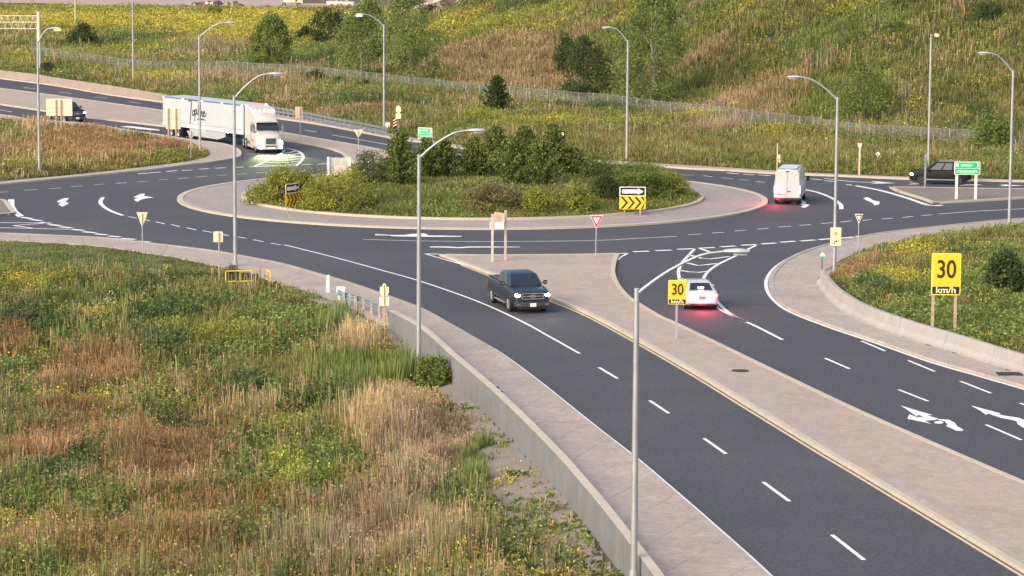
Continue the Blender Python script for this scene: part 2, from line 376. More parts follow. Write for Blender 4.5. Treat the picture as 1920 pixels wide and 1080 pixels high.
def hill(X, Y):
    fy = np.interp(X, _fx[_o], _fy[_o])
    d = Y - fy - 3
    A = np.interp(X, [-60, -36, -22, -8, 6, 14, 22, 34, 50, 90], [0, .5, 3.5, 7.0, 8.6, 11, 17, 19, 20, 20])
    h = A * sstep(d / 95.)
    back = sstep((d - 110) / 110.)
    h = h * (1 - back * np.interp(X, [-60, 14, 22, 30], [1, 1, .3, 0]))
    lump = (fbm(X, Y, 14, 3) - .5) * 1.6 + (fbm(X, Y, 4, 9) - .5) * .5
    return h + lump * sstep(d / 25.) * np.clip(A / 5, .15, 1)
def terrain(X, Y, detail=True):
    """height of the planted ground; very low where roads are"""
    X = np.asarray(X, float); Y = np.asarray(Y, float)
    z = np.full(X.shape, -.5)
    for poly, ln, k in ((GR_A, simplify(swA_out, 3) + simplify(wallA, 3), 'A'), (GR_B, simplify(grB, 3), 'B'), (GR_C, simplify(swC_out, 3) + simplify(wallC, 3), 'C'), (GR_F, simplify(farGrass, 4), 'F')):
        ins = inside(X, Y, poly); d = dline(X, Y, ln); g = ins | (d < .6)
        sd_ = np.where(ins, d, 0)
        if k == 'A':
            fall = np.interp(Y, [60, 150, 185, 200], [1, .9, .35, .1]); drop = np.interp(Y, [60, 150, 156, 163], [.82, .55, .25, 0]); zz = .06 - drop - fall * (.45 * sstep(sd_ / 2.2) + .7 * sstep((sd_ - 3) / 9.))
        elif k == 'C': zz = .10 + .5 * sstep(sd_ / 3.) * sstep((205 - Y) / 40.)
        elif k == 'F': zz = .06 + np.where(ins, .35 * sstep(sd_ / 4.), 0) + hill(X, Y) * sstep(sd_ / 10)
        else: zz = .06 + .25 * sstep(sd_ / 3.)
        zz = zz + (fbm(X, Y, 3.2, 5) - .5) * .35 * sstep(sd_ / 2.)
        z = np.where(g, zz, z)
    return z
xs = np.unique(np.concatenate([np.arange(-330, -72, 8.), np.arange(-72, 72, .9), np.arange(72, 340, 8.)]))
ys = np.unique(np.concatenate([np.arange(40, 84, 4.), np.arange(84, 350, .9), np.arange(350, 480, 3.), np.arange(480, 1500, 25.)]))
GX, GY = np.meshgrid(xs, ys); GZ = terrain(GX.ravel(), GY.ravel()).reshape(GX.shape)
def zg(X, Y):
    """bilinear height on the terrain grid"""
    X = np.asarray(X, float); Y = np.asarray(Y, float)
    i = np.clip(np.searchsorted(xs, X) - 1, 0, len(xs) - 2); j = np.clip(np.searchsorted(ys, Y) - 1, 0, len(ys) - 2)
    u = (X - xs[i]) / (xs[i + 1] - xs[i]); v = (Y - ys[j]) / (ys[j + 1] - ys[j])
    return (GZ[j, i] * (1 - u) + GZ[j, i + 1] * u) * (1 - v) + (GZ[j + 1, i] * (1 - u) + GZ[j + 1, i + 1] * u) * v
def GT(x, y):
    """picture point -> point on the terrain"""
    a = G(x, y, 0.); o = np.array([0, 0, H]); d = np.array([a.x, a.y, 0]) - o
    ts = np.linspace(.2, 1.05, 700); P_ = o + ts[:, None] * d; z = zg(P_[:, 0], P_[:, 1]); k = np.argmax(P_[:, 2] <= z + .0)
    if P_[k, 2] > z[k]: k = len(ts) - 1
    return Vector((P_[k, 0], P_[k, 1], float(z[k])))
def mesh_np(name, V, Fq, m, col=None, smooth=False, parent=None):
    me = bpy.data.meshes.new(name); k = Fq.shape[1]
    me.vertices.add(len(V)); me.vertices.foreach_set('co', V.astype(np.float32).ravel())
    me.loops.add(Fq.size); me.loops.foreach_set('vertex_index', Fq.astype(np.int32).ravel())
    me.polygons.add(len(Fq)); me.polygons.foreach_set('loop_start', np.arange(0, Fq.size, k, dtype=np.int32))
    if smooth: me.polygons.foreach_set('use_smooth', np.ones(len(Fq), bool))
    me.update(); me.materials.append(m)
    if col is not None:
        a = me.color_attributes.new('Col', 'FLOAT_COLOR', 'POINT'); c4 = np.ones((len(V), 4), np.float32); c4[:, :3] = col; a.data.foreach_set('color', c4.ravel())
    o = bpy.data.objects.new(name, me); COL.objects.link(o)
    if parent: o.parent = parent
    return o
ny, nx = GX.shape; idx = np.arange(nx * ny).reshape(ny, nx)
q = np.stack([idx[:-1, :-1], idx[:-1, 1:], idx[1:, 1:], idx[1:, :-1]], -1).reshape(-1, 4)
tag(mesh_np('ground', np.stack([GX.ravel(), GY.ravel(), GZ.ravel()], 1), q, M_SOIL, smooth=True), kind='structure')
# base sheet reaching the horizon
mb = MB(); mb.poly([(-2500, -200), (2500, -200), (2500, 2900), (-2500, 2900)], -4.5); tag(mb.build('outer_ground', M_SOIL), kind='structure')

# ------------------------------------------------------------------ road surfaces, kerbs, islands
mb = MB(); a = swA_in; road_poly = [Vector((-90, 330, 0))] + [farGrass[0] + Vector((-30, 5, 0))] + farGrass + [farGrass[-1] + Vector((40, 0, 0)), Vector((120, 190, 0)), wallC[-1] + Vector((30, -30, 0)), Vector((60, 60, 0)), Vector((10, 50, 0))] + list(reversed(wallA)) + list(reversed(swA_out)) + [swA_out[0] + Vector((-30, 0, 0))]
mb.poly(road_poly[1:], 0.0); tag(mb.build('road', M_ASPH), kind='structure')
def offset_line0(line, o): return [p + n_ * o for p, n_ in zip(line, normals(line))]
_i = len(wallA) // 2; _d = wallA[_i + 1] - wallA[_i]; _w = min(swA_in, key=lambda q_: (q_ - wallA[_i]).length) - wallA[_i]; SA0 = -1 if _d.x * _w.y - _d.y * _w.x > 0 else 1
tag(band('pavement', [p for p in swA_in], resample(swA_out[:-2] + offset_line0(wallA, -.2 * SA0)[2:], 400), .12, .6, M_CONC, 400), kind='structure')
tag(band('pavement', [p for p in swC_in], resample(swC_out + wallC, 400), .12, .6, M_CONC, 400), kind='structure')
tag(band('pavement', swB_road, grB, .12, .6, M_CONC, 300), kind='structure')
tag(band('pavement', farRoad, farGrass, .12, .6, M_CONC, 300), kind='structure')
def kerb(line, off0, off1, z1=.15, z0=-.05, m=None, name='kerb'):
    return tag(sweep(name, line, [(off0, z0), (off0, z1), (off1, z1), (off1, z0)], m or M_KERB), kind='structure')
def lsgn(line, pt):      # +1 if pt lies left of the line
    i = len(line) // 2; d = line[i + 1] - line[i]; w = Vector(pt) - line[i]; return 1 if d.x * w.y - d.y * w.x > 0 else -1
for ln, pt in ((swA_in, swA_in[100] + Vector((-2, -2, 0))), (swC_in, (C0.x, C0.y, 0)), (swB_road, (grB[len(grB) // 2])), (farRoad, (0, 500, 0))):
    pass
def kerb_toward(line, other, km=None):
    i = len(line) // 2; o = min(other, key=lambda q_: (q_ - line[i]).length); d = line[i + 1] - line[i]; w = o - line[i]
    s_ = 1 if d.x * w.y - d.y * w.x > 0 else -1
    kerb(line, -.01 * s_, .28 * s_, m=km)
    return s_
sA = kerb_toward(swA_in, swA_out + wallA, M_CONC); sC = kerb_toward(swC_in, swC_out + wallC, M_CONC); sB = kerb_toward(swB_road, grB); sF = kerb_toward(farRoad, farGrass)
# gutter-like darker band inside the kerbs of the curved corners
tag(sweep('gutter', swC_in, [(.95 * sC, .05), (.95 * sC, .126), (1.25 * sC, .126), (1.25 * sC, .05)], M_GUTTER), kind='structure')

def ring_poly(c, r, n=160, a0=0, a1=2 * math.pi): return [c + Vector((math.cos(a0 + (a1 - a0) * i / n) * r, math.sin(a0 + (a1 - a0) * i / n) * r, 0)) for i in range(n)]
def median(poly, m, z=.13, inset=.35):
    mb = MB(); mb.poly(poly, -.05, z); o = mb.build('traffic_island', [m]); tag(o, kind='structure')
    cl = [Vector(p) for p in poly] + [Vector(poly[0])]
    area = sum(poly[i].x * poly[(i + 1) % len(poly)].y - poly[(i + 1) % len(poly)].x * poly[i].y for i in range(len(poly)))
    s_ = 1 if area > 0 else -1
    ln = resample(cl, max(30, int(sum((a_ - b_).length for a_, b_ in zip(cl, cl[1:])) / 1.0)))
    kerb(ln, -.02 * s_, .26 * s_, z + .022)
    return s_, ln
def rsmooth(pts): return smooth_line(pts, 1.2)
m1 = rsmooth(GL(M1_right, 0)); m1l = rsmooth(GL(M1_left, 0))
MED_M1 = GL(M1_top, 0) + m1 + m1l
median(MED_M1, M_CONC_WARM)
median(MED_M2, M_CONC_WARM); median(MED_M3, M_CONC); median(MED_W, M_CONC)
# worn gutter strip running along the camera side of the long median
s1 = 1 if (lambda l, o: (l[11] - l[10]).cross(o - l[10]).z > 0)(m1l, m1[len(m1) // 2]) else -1
tag(sweep('gutter', m1l, [(.55 * s1, .05), (.55 * s1, .136), (1.15 * s1, .136), (1.15 * s1, .05)], M_GUTTER), kind='structure')
# apron and planted mound
mb = MB(); ro = ring_poly(C0, R_OUT); ri = ring_poly(C0, R_IN - .1); n = 160
vs = [(p.x, p.y, -.05) for p in ro] + [(p.x, p.y, .09) for p in ro] + [(p.x, p.y, .17) for p in ri]
mb.add(vs, [(i, (i + 1) % n, n + (i + 1) % n, n + i) for i in range(n)] + [(n + i, n + (i + 1) % n, 2 * n + (i + 1) % n, 2 * n + i) for i in range(n)])
tag(mb.build('truck_apron', M_APRON, smooth=30), kind='structure')
rc = ring_poly(C0, R_OUT) ; rc.append(rc[0]); kerb(rc, -.02, .42, .13)
rc = ring_poly(C0, R_IN); rc.append(rc[0]); kerb(rc, -.25, .15, .32)
mb = MB(); n = 96; rings = []
for k in range(26):
    r = (R_IN - .1) * (1 - k / 25.)
    for i in range(n):
        a_ = 2 * math.pi * i / n; x_, y_ = C0.x + r * math.cos(a_), C0.y + r * math.sin(a_)
        rings.append((x_, y_, .28 + .8 * float(sstep((R_IN - r) / 10.)) + float(fbm(np.array([x_]), np.array([y_]), 3, 4)[0] - .5) * .2))
mb.add(rings, [(k * n + i, k * n + (i + 1) % n, (k + 1) * n + (i + 1) % n, (k + 1) * n + i) for k in range(25) for i in range(n)])
tag(mb.build('central_island', M_SOIL, smooth=180), kind='structure')
def zisl(x, y):
    r = np.hypot(np.asarray(x) - C0.x, np.asarray(y) - C0.y); return .28 + .8 * sstep((R_IN - r) / 10.)
# gravel verge beside the near guard rail, and dirt yard far away
def drape(name, poly_px, m, lift=.05, res=.7):
    P_ = [GT(*p) for p in poly_px]; X0, X1 = min(p.x for p in P_), max(p.x for p in P_); Y0, Y1 = min(p.y for p in P_), max(p.y for p in P_)
    nx_ = max(2, int((X1 - X0) / res)); ny_ = max(2, int((Y1 - Y0) / res)); xx, yy = np.meshgrid(np.linspace(X0, X1, nx_), np.linspace(Y0, Y1, ny_))
    ins_ = inside(xx + (fbm(xx, yy, 1.5, 8) - .5) * 1.5 * res, yy + (fbm(xx, yy, 1.5, 18) - .5) * 2 * res, P_); zz = zg(xx, yy) + lift
    V = np.stack([xx.ravel(), yy.ravel(), zz.ravel()], 1); id_ = np.arange(nx_ * ny_).reshape(ny_, nx_)
    qq = np.stack([id_[:-1, :-1], id_[:-1, 1:], id_[1:, 1:], id_[1:, :-1]], -1).reshape(-1, 4)
    keep = ins_.ravel()[qq].all(1)
    return tag(mesh_np(name, V, qq[keep], m, smooth=True), kind='structure')
drape('gravel_verge', [(500, 528), (567, 545), (650, 574), (728, 612), (780, 642), (830, 690), (900, 765), (960, 820), (1060, 925), (1160, 1080), (980, 1080), (900, 960), (880, 880), (835, 760), (765, 680), (720, 640), (640, 600), (560, 560), (510, 540)], M_GRAVEL, .06, .22)
drape('gravel_verge', [(1540, 512), (1560, 497), (1580, 497), (1600, 520), (1620, 560), (1600, 566), (1560, 540)], M_GRAVEL, .06, .15)
drape('dirt_yard', [(-150, -32), (660, -30), (690, -25), (560, -8), (540, 6), (700, 8), (700, 19), (640, 20), (560, 19), (450, 17), (350, 16), (200, 14), (140, 13), (60, 8), (-150, 4)], M_DIRT, .12, 3.)

# ------------------------------------------------------------------ painted markings
WM, YM = MB(), MB()
def stripe(pts, w=.14, z=.006, mb=None, px=True, sm=False):
    mb = mb or WM; p = GL(pts) if px else pts
    if sm and len(p) > 2: p = smooth_line(p, .8)
    nn = normals(p); vs = []
    for a_, b_ in zip(p, nn): vs += [(a_.x + b_.x * w / 2, a_.y + b_.y * w / 2, z), (a_.x - b_.x * w / 2, a_.y - b_.y * w / 2, z)]
    mb.add(vs, [(2 * i, 2 * i + 1, 2 * i + 3, 2 * i + 2) for i in range(len(p) - 1)])
def stripes(lst, w=.14, z=.006):
    for x0, y0, x1, y1 in lst: stripe([(x0, y0), (x1, y1)], w, z)
def blob(lst, ox, oy, k, z=.008):
    WM.poly(GL([(ox + a_ / k, oy + b_ / k) for a_, b_ in lst]), z)
def offset_line(line, o): return [p + n_ * o for p, n_ in zip(line, normals(line))]
stripe(offset_line(swA_in, -.16 * sA), .2, px=False)
stripe(offset_line(swC_in, -.16 * sC), .2, px=False)
stripe(offset_line(m1l, -.20 * s1), .14, mb=YM, px=False)
s1r = 1 if (m1[11] - m1[10]).cross(m1l[len(m1l) // 2] - m1[10]).z > 0 else -1
stripe(offset_line(m1, -.20 * s1r), .14, mb=YM, px=False)
# exit lanes (lower road)
stripe([(533, 459), (640, 486), (720, 508), (787, 527), (890, 563), (973, 600), (1030, 631), (1087, 663)], .15, sm=True)
stripes([(1123, 689, 1158, 710), (1218, 751, 1254, 775), (1320, 822, 1361, 851), (1431, 904, 1480, 940), (1560, 1003, 1620, 1050)], .16)
stripe([(193, 370), (188.5, 377), (190, 383), (198, 390), (210, 396.5), (230, 404)], .3, sm=True)
stripes([(240, 406, 256, 409), (270, 411.5, 281, 414), (292, 416, 309, 420), (321, 421, 337, 425), (349, 427, 368, 431), (380, 432.5, 398, 436), (410, 438, 429, 442), (445, 444, 462, 447), (475, 449.5, 494, 453.5), (508, 456, 527, 459.5)], .15)
WM.poly(GL([(15, 374), (27, 374), (27, 386), (33, 396), (45, 405), (33, 407), (22, 398), (14, 386)]), .008)
stripes([(41, 407.5, 59, 410), (57.5, 411.5, 77, 414), (76, 416.5, 95, 419), (92, 421, 114, 423.5), (112, 425, 134, 427.5), (134, 430, 157, 432), (155, 434.5, 179, 436.5), (178, 438.5, 201, 440.5), (203, 442.5, 226, 444.5), (226, 447, 254, 449), (254, 452, 281, 454), (282, 456, 309, 458.5)], .45)
stripes([(0, 417.5, 90, 418), (-120, 416, 0, 417.5), (90, 418, 25, 423), (25, 423, 66, 428.5), (-120, 426, 0, 427), (0, 427, 130, 430)], .22)
# circulating lanes, far left
stripes([(0, 360.5, 16, 359.5), (45, 357, 70, 355.5), (91, 354, 114, 352.5), (133, 350, 154, 348.5), (176, 346.5, 197, 345), (217, 344, 238, 342.5), (257, 341, 277, 340), (297, 337.5, 315, 336.5), (334, 335, 354, 333.5), (368, 332, 389, 330.5), (407, 329, 427, 328), (445, 327, 463, 325.5), (480, 324.5, 500, 323)], .14)
stripes([(258, 326, 278, 324.5), (280, 324, 302, 322.5), (311, 321.7, 332, 320), (341, 319.7, 361, 318.7), (373, 317.2, 392, 316), (403, 315.5, 424, 314.5), (442, 314, 457, 313), (565, 309, 586, 308), (596, 308, 614, 306.7)], .32)
# hatched gore ahead of the lorry
gl = [(477, 312), (495, 304), (512, 296), (527, 288), (534, 281)]; grr = [(555, 311), (563, 304), (568, 297), (567, 290), (560, 284), (547, 280), (530, 277)]
stripe(gl, .22, sm=True); stripe(grr, .26, sm=True); stripe([(467, 312.5), (510, 311.5), (556, 310.5)], .34)
for t in (.12, .26, .40, .54, .68, .82):
    a_ = resample(GL(gl), 50)[int(t * 49)]; b_ = resample(GL(grr), 50)[int(t * 49)]; mid = (a_ + b_) / 2 + Vector((0, -1.2, 0)); stripe(smooth_line([a_, mid, b_], .4), .22, px=False)
# centre and right
stripe([(680, 449), (800, 452), (943, 453), (1113, 451), (1195, 447), (1270, 443)], .14, sm=True)
stripe([(795, 476), (900, 477.5), (1040, 478), (1177, 475)], .3, sm=True); stripe([(797, 476), (870, 497), (917, 513)], .14)
stripe([(1177, 475), (1165, 481), (1157, 488)], .2)
stripes([(1187, 472, 1217, 471), (1229, 470, 1259, 469), (1270, 467.5, 1300, 466.3), (1311, 465.5, 1340, 464), (1351, 463, 1379, 461.2), (1390, 460, 1418, 458.5), (1427, 457.5, 1455, 455.7), (1463, 454.3, 1491, 452.3), (1501, 452, 1528, 450), (1536, 449.5, 1563, 447), (1573, 447, 1601, 444.5), (1604, 443.5, 1632, 441.5)], .42)
stripes([(1290, 440.2, 1315, 439), (1335, 437, 1357, 435.7), (1377, 433.3, 1399, 431.7), (1419, 430, 1441, 428), (1460, 426, 1483, 424), (1498, 423, 1520, 421), (1539, 419.5, 1561, 417.5), (1576, 416.5, 1597, 414), (1617, 413.5, 1635, 411.5), (1653, 411, 1674, 409), (1692, 408, 1712, 405.7), (1727, 404.5, 1748, 402.7)], .15)
stripe([(1758, 401.5), (1830, 396), (1920, 391.5), (2080, 384)], .15)
# hatched gore by the white car
gl = [(1302, 467), (1290, 480), (1279, 492), (1273.5, 504), (1272, 511), (1274, 523), (1277, 533)]; grr = [(1417, 460), (1396, 471), (1379, 480), (1346, 496), (1327, 510), (1319, 523), (1321, 532), (1333, 547), (1346, 567), (1373, 591), (1420, 613), (1467, 637)]
stripe(gl, .2, sm=True); stripe(grr, .2, sm=True); stripe([(1338, 571), (1352, 582), (1372, 592), (1400, 604)], .16)
for pts in ([(1312, 466), (1338, 474), (1356, 473.5)], [(1291, 478), (1308, 482), (1323, 486), (1345, 484), (1368, 481)], [(1279, 492), (1295, 494.5), (1310, 498), (1328, 496), (1345, 494)], [(1274, 507), (1288, 509), (1302, 511.5), (1315, 510), (1328, 508.5)], [(1274, 522), (1290, 525), (1302, 527), (1311, 525), (1320, 523)]): stripe(pts, .26, sm=True)
stripes([(1547, 671.7, 1593, 691.7), (1685, 730.7, 1740, 752.3), (1849, 796.5, 1915, 825), (1980, 858, 2050, 890), (1615, 639.3, 1660, 658.3), (1703, 676, 1753, 696.7), (1801, 715, 1858, 737.3), (1913, 756, 1975, 781)], .16)
blob([(210, 150), (450, 225), (655, 285), (575, 288), (740, 335), (690, 352), (545, 362), (635, 405), (305, 335), (330, 275), (440, 312), (535, 310), (465, 282), (430, 300), (350, 245)], 1660, 740, 7.385)
blob([(745, 340), (880, 350), (960, 390), (995, 440), (1085, 490), (1060, 505), (980, 500), (840, 435), (860, 415), (820, 370), (720, 352)], 1660, 740, 7.385)
blob([(740 + 65 * math.cos(i * .4), 387 + 18 * math.sin(i * .4)) for i in range(16)], 1660, 740, 7.385)
blob([(1180, 150), (1600, 262), (1560, 272), (1640, 290), (1840, 320), (1920, 350), (1990, 380), (2080, 450), (1990, 475), (1900, 455), (1830, 410), (1820, 370), (1740, 350), (1590, 320), (1430, 265), (1390, 280), (1310, 220)], 1660, 740, 7.385)
blob([(640, 105), (715, 72), (775, 68), (765, 85), (735, 105), (775, 130), (735, 150), (700, 165), (655, 140), (690, 125), (650, 118)], 0, 360, 6)
blob([(1500, 60), (1580, 22), (1635, 20), (1615, 45), (1730, 62), (1640, 72), (1590, 85), (1545, 112), (1515, 95), (1510, 80), (1560, 68)], 0, 360, 6)
blob([(245, 108), (440, 118), (560, 116), (640, 104), (760, 100), (800, 112), (790, 122), (950, 124), (1160, 129), (1160, 136), (950, 137), (600, 134), (430, 130), (400, 122), (245, 120)], 660, 420, 5.647)
blob([(825, 239), (1000, 239), (1130, 247), (1240, 239), (1400, 239), (1570, 241), (1780, 243), (1780, 247), (1400, 249), (1240, 250), (1130, 257), (990, 250), (825, 248)], 660, 420, 5.647)
blob([(1015, 395), (1040, 389), (1075, 408), (1108, 415), (1105, 430), (1080, 436), (1065, 420), (1035, 408)], 1280, 240, 3)
blob([(810, 640), (850, 650), (895, 670), (870, 685), (935, 705), (900, 725), (870, 740), (820, 730), (850, 710), (800, 690)], 1380, 280, 6.75)
blob([(665, 680), (740, 660), (770, 680), (740, 695)], 1380, 280, 6.75)
stripe([(1503, 354.5), (1530, 360), (1555, 369), (1570, 378), (1577, 385), (1577.5, 392)], .32, sm=True)
stripes([(1280, 328.3, 1303, 328.3), (1319, 329.3, 1336, 331.7), (1353, 333.3, 1374, 335.7), (1387, 336.7, 1403, 338.3), (1418, 340, 1434, 342.3)], .14)
stripes([(1363, 324, 1385, 326), (1393, 326.5, 1415, 327.8), (1422, 328, 1445, 329.5), (1506, 334, 1519, 335), (1521, 335.5, 1542, 337.3), (1546, 338.7, 1570, 341), (1587, 346, 1605, 348.5)], .3)
stripe([(1545, 334.5), (1600, 341), (1640, 342.5)], .25); stripe([(1600, 347.5), (1650, 357), (1700, 371), (1742, 385), (1767, 384.5)], .42, sm=True)
for dx in (0, 70, 165, 240):
    WM.poly(GL([(1632 + dx, 339.5 + dx * .025), (1680 + dx, 343.5 + dx * .02), (1632 + dx, 344.5 + dx * .02), (1645 + dx, 342.5 + dx * .02)]), .008)
# far exit lanes and lorry entry
stripes([(-30, 157, -12, 159), (45, 164, 68, 166.7), (111, 172.7, 134, 175.3), (177, 181.7, 201, 184), (241, 191, 265, 194), (571, 244, 594, 247.5)], .15)
stripe([(623, 253), (680, 263), (737, 273)], .15); stripe([(843, 287), (890, 293)], .15)
stripes([(0, 206, 22, 210), (65, 217, 88, 220)], .15)
blob([(765, 530), (850, 535), (1000, 553), (1160, 570), (1150, 578), (960, 563), (820, 545), (770, 542)], 60, 150, 6)
blob([(985, 525), (1090, 518), (1250, 535), (1440, 560), (1430, 570), (1200, 552), (1100, 535)], 60, 150, 6)
stripes([(650, 311, 700, 311.5)], .15)
stripe([(655, 306.5), (700, 306), (725, 305.5)], .3)
o = WM.build('white_road_markings', M_WHITE); tag(o, kind='structure'); o = YM.build('yellow_road_lines', M_YEL); tag(o, kind='structure')

def disc(mb, c, r, n=18, z=0, squash=1, m=0):
    mb.poly([Vector((c[0] + r * math.cos(2 * math.pi * i / n), c[1] + r * squash * math.sin(2 * math.pi * i / n), 0)) for i in range(n)], z - .03, z, m)
M_IRON = mat('cast_iron', (.035, .03, .028), .8, noise=.3, nscale=8)
c = G(1388, 695, .14); mb = MB(); disc(mb, c, .42, z=.152); tag(mb.build('manhole_cover', M_IRON), 'dark round manhole cover set in the long concrete median', 'manhole cover')
c = G(1893, 701, .13); mb = MB()
for k in range(6): mb.box((c.x - .5 + k * .2, c.y, .14), (.13, .9, .03))
mb.box((c.x, c.y, .125), (1.2, 1.0, .02)); tag(mb.build('drain_grate', M_IRON), 'dark slotted drain grate at the foot of the right barrier', 'drain grate')
for (x, y, l) in ((929, 727, 'upper'), (936, 735, 'lower')):
    c = G(x, y, .13); mb = MB(); mb.box((c.x, c.y, .13), (.34, .5, .03)); mb.box((c.x, c.y, .147), (.26, .4, .01))
    tag(mb.build('utility_cover', M_IRON), f'{l} of two small dark covers in the pavement beside the near barrier', 'utility cover')

# ------------------------------------------------------------------ barriers
def zoff(l, o): return [p + n_ * o for p, n_ in zip(l, normals(l))]
def barrier(name, line, side, zb, h, m, label):
    s_ = side; prof = [(0, zb), (0, h - .04), (.03 * s_, h), (.27 * s_, h), (.30 * s_, h - .04), (.36 * s_, .45), (.55 * s_, .25), (.55 * s_, zb)]
    return tag(sweep(name, line, prof, m), label, 'concrete barrier')
# near barrier: outer (camera) face plain and tall, road face jersey shaped
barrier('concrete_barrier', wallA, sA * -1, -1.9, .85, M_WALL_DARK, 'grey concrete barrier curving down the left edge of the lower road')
barrier('concrete_barrier', zoff(wallC, .55 * sC), sC * -1, -.1, .95, M_WALL, 'pale concrete barrier curving round the right-hand field below the large speed sign')
lnf = smooth_line(GL([(-160, 122), (0, 144), (60, 151), (100, 158), (167, 168), (230, 178), (313, 192)], .12))
barrier('concrete_barrier', lnf, sF, -.1, .95, M_WALL_FAR, 'pinkish concrete barrier beside the far road at upper left')
tag(sweep('wall_coping', wallA, [(-.01 * -sA, .83), (-.01 * -sA, .872), (.30 * -sA, .872), (.30 * -sA, .83)], M_KERB), kind='structure')
def wbeam(parent, line, zc, m, h=.31):
    prof = [(-.04, zc - h / 2), (.04, zc - h / 4), (-.04, zc), (.04, zc + h / 4), (-.04, zc + h / 2), (-.075, zc + h / 2), (-.0, zc + h / 4), (-.075, zc), (-.0, zc - h / 4), (-.075, zc - h / 2)]
    return sweep('rail', line, prof, m, parent)
t = thing('guard_rail', 'short bluish steel guard rail leading into the near barrier', 'guard rail')
gl = smooth_line(GL([(634, 543), (649, 549.5), (677, 557), (697, 567), (717, 576), (728, 582)], .75), .5)
wbeam(t, gl, .62, mat('bluish_steel', (.20, .30, .36), .5, .4, noise=.2))
for x, y in ((645, 549), (656, 551), (667, 555), (682, 559), (696.5, 567), (711.5, 573), (720, 578), (726, 580)):
    p = G(x, y, .75); p.y -= .18; zb = float(zg(p.x, p.y)) - .3; mb = MB(); mb.box((p.x, p.y, (zb + .76) / 2), (.15, .18, .76 - zb)); mb.box((p.x, p.y, .77), (.17, .2, .03)); mb.build('post', M_WOOD if x > 660 else M_GALV, t)
p = G(639, 541, .75); mb = MB(); mb.box((p.x, p.y, .68), (.5, .12, .36)); mb.box((p.x - .1, p.y, .3), (.12, .12, .7)); mb.build('end_terminal', M_PALE, t, bevel=.03)
t = thing('guard_rail', 'long double-beam steel guard rail along the far road behind the lorry', 'guard rail')
gl = smooth_line(GL([(495, 196.5), (560, 207.5), (620, 219), (670, 228), (724, 238)], .95), 1.)
for zc in (.86, .5): wbeam(t, gl, zc, M_GALV_D, .22)
for p in resample(gl, 26):
    mb = MB(); mb.box((p.x, p.y + .14, .45), (.14, .14, 1.02)); mb.build('post', M_GALV_D, t)
p = G(727, 245, .12); mb = MB(); mb.box((p.x, p.y, .5), (.45, .4, .85)); mb.build('end_block', M_PALE, t, bevel=.03)

# ------------------------------------------------------------------ chain link fence
def fence_mat():
    m = bpy.data.materials.new('chain_link'); m.use_nodes = True; n = m.node_tree; L = n.links; b = n.nodes['Principled BSDF']
    b.inputs['Base Color'].default_value = (.20, .23, .25, 1); b.inputs['Roughness'].default_value = .5
    uv = n.nodes.new('ShaderNodeUVMap'); sx = n.nodes.new('ShaderNodeSeparateXYZ'); L.new(uv.outputs[0], sx.inputs[0])
    outs = []
    for op in ('ADD', 'SUBTRACT'):
        a = n.nodes.new('ShaderNodeMath'); a.operation = op; L.new(sx.outputs[0], a.inputs[0]); L.new(sx.outputs[1], a.inputs[1])
        w = n.nodes.new('ShaderNodeMath'); w.operation = 'PINGPONG'; L.new(a.outputs[0], w.inputs[0]); w.inputs[1].default_value = .06
        l = n.nodes.new('ShaderNodeMath'); l.operation = 'LESS_THAN'; L.new(w.outputs[0], l.inputs[0]); l.inputs[1].default_value = .0075; outs.append(l)
    mx = n.nodes.new('ShaderNodeMath'); mx.operation = 'MAXIMUM'; L.new(outs[0].outputs[0], mx.inputs[0]); L.new(outs[1].outputs[0], mx.inputs[1])
    L.new(mx.outputs[0], b.inputs['Alpha']); return m
M_CHAIN = fence_mat()
t = thing('chain_link_fence', 'long chain link fence with steel posts along the foot of the hillside', 'fence')
zf = [float(zg(p.x, p.y)) for p in fence_line]; mb = MB(); FH = 1.8
vs = []; 
for p, z in zip(fence_line, zf): vs += [(p.x, p.y, z), (p.x, p.y, z + FH)]
mb.add(vs, [(2 * i, 2 * i + 2, 2 * i + 3, 2 * i + 1) for i in range(len(fence_line) - 1)]); o = mb.build('wire_mesh', M_CHAIN, t)
uv = o.data.uv_layers.new(name='UVMap')
for lp in o.data.loops: uv.data[lp.index].uv = (lp.vertex_index // 2 * 2.9, (lp.vertex_index % 2) * FH)
M_FPOST = mat('fence_post_steel', (.27, .29, .30), .6, .2)
mb = MB(); mb.tube([(p.x, p.y, z + FH) for p, z in zip(fence_line, zf)], .03, 5); mb.build('top_rail', mat('rail_dull', (.18, .20, .21), .7), t)
for i, (p, z) in enumerate(zip(fence_line, zf)):
    if i % 1 == 0: mb = MB(); mb.tube([(p.x, p.y, z - .3), (p.x, p.y, z + FH + .08)], .05, 6); mb.build('post', M_FPOST, t)

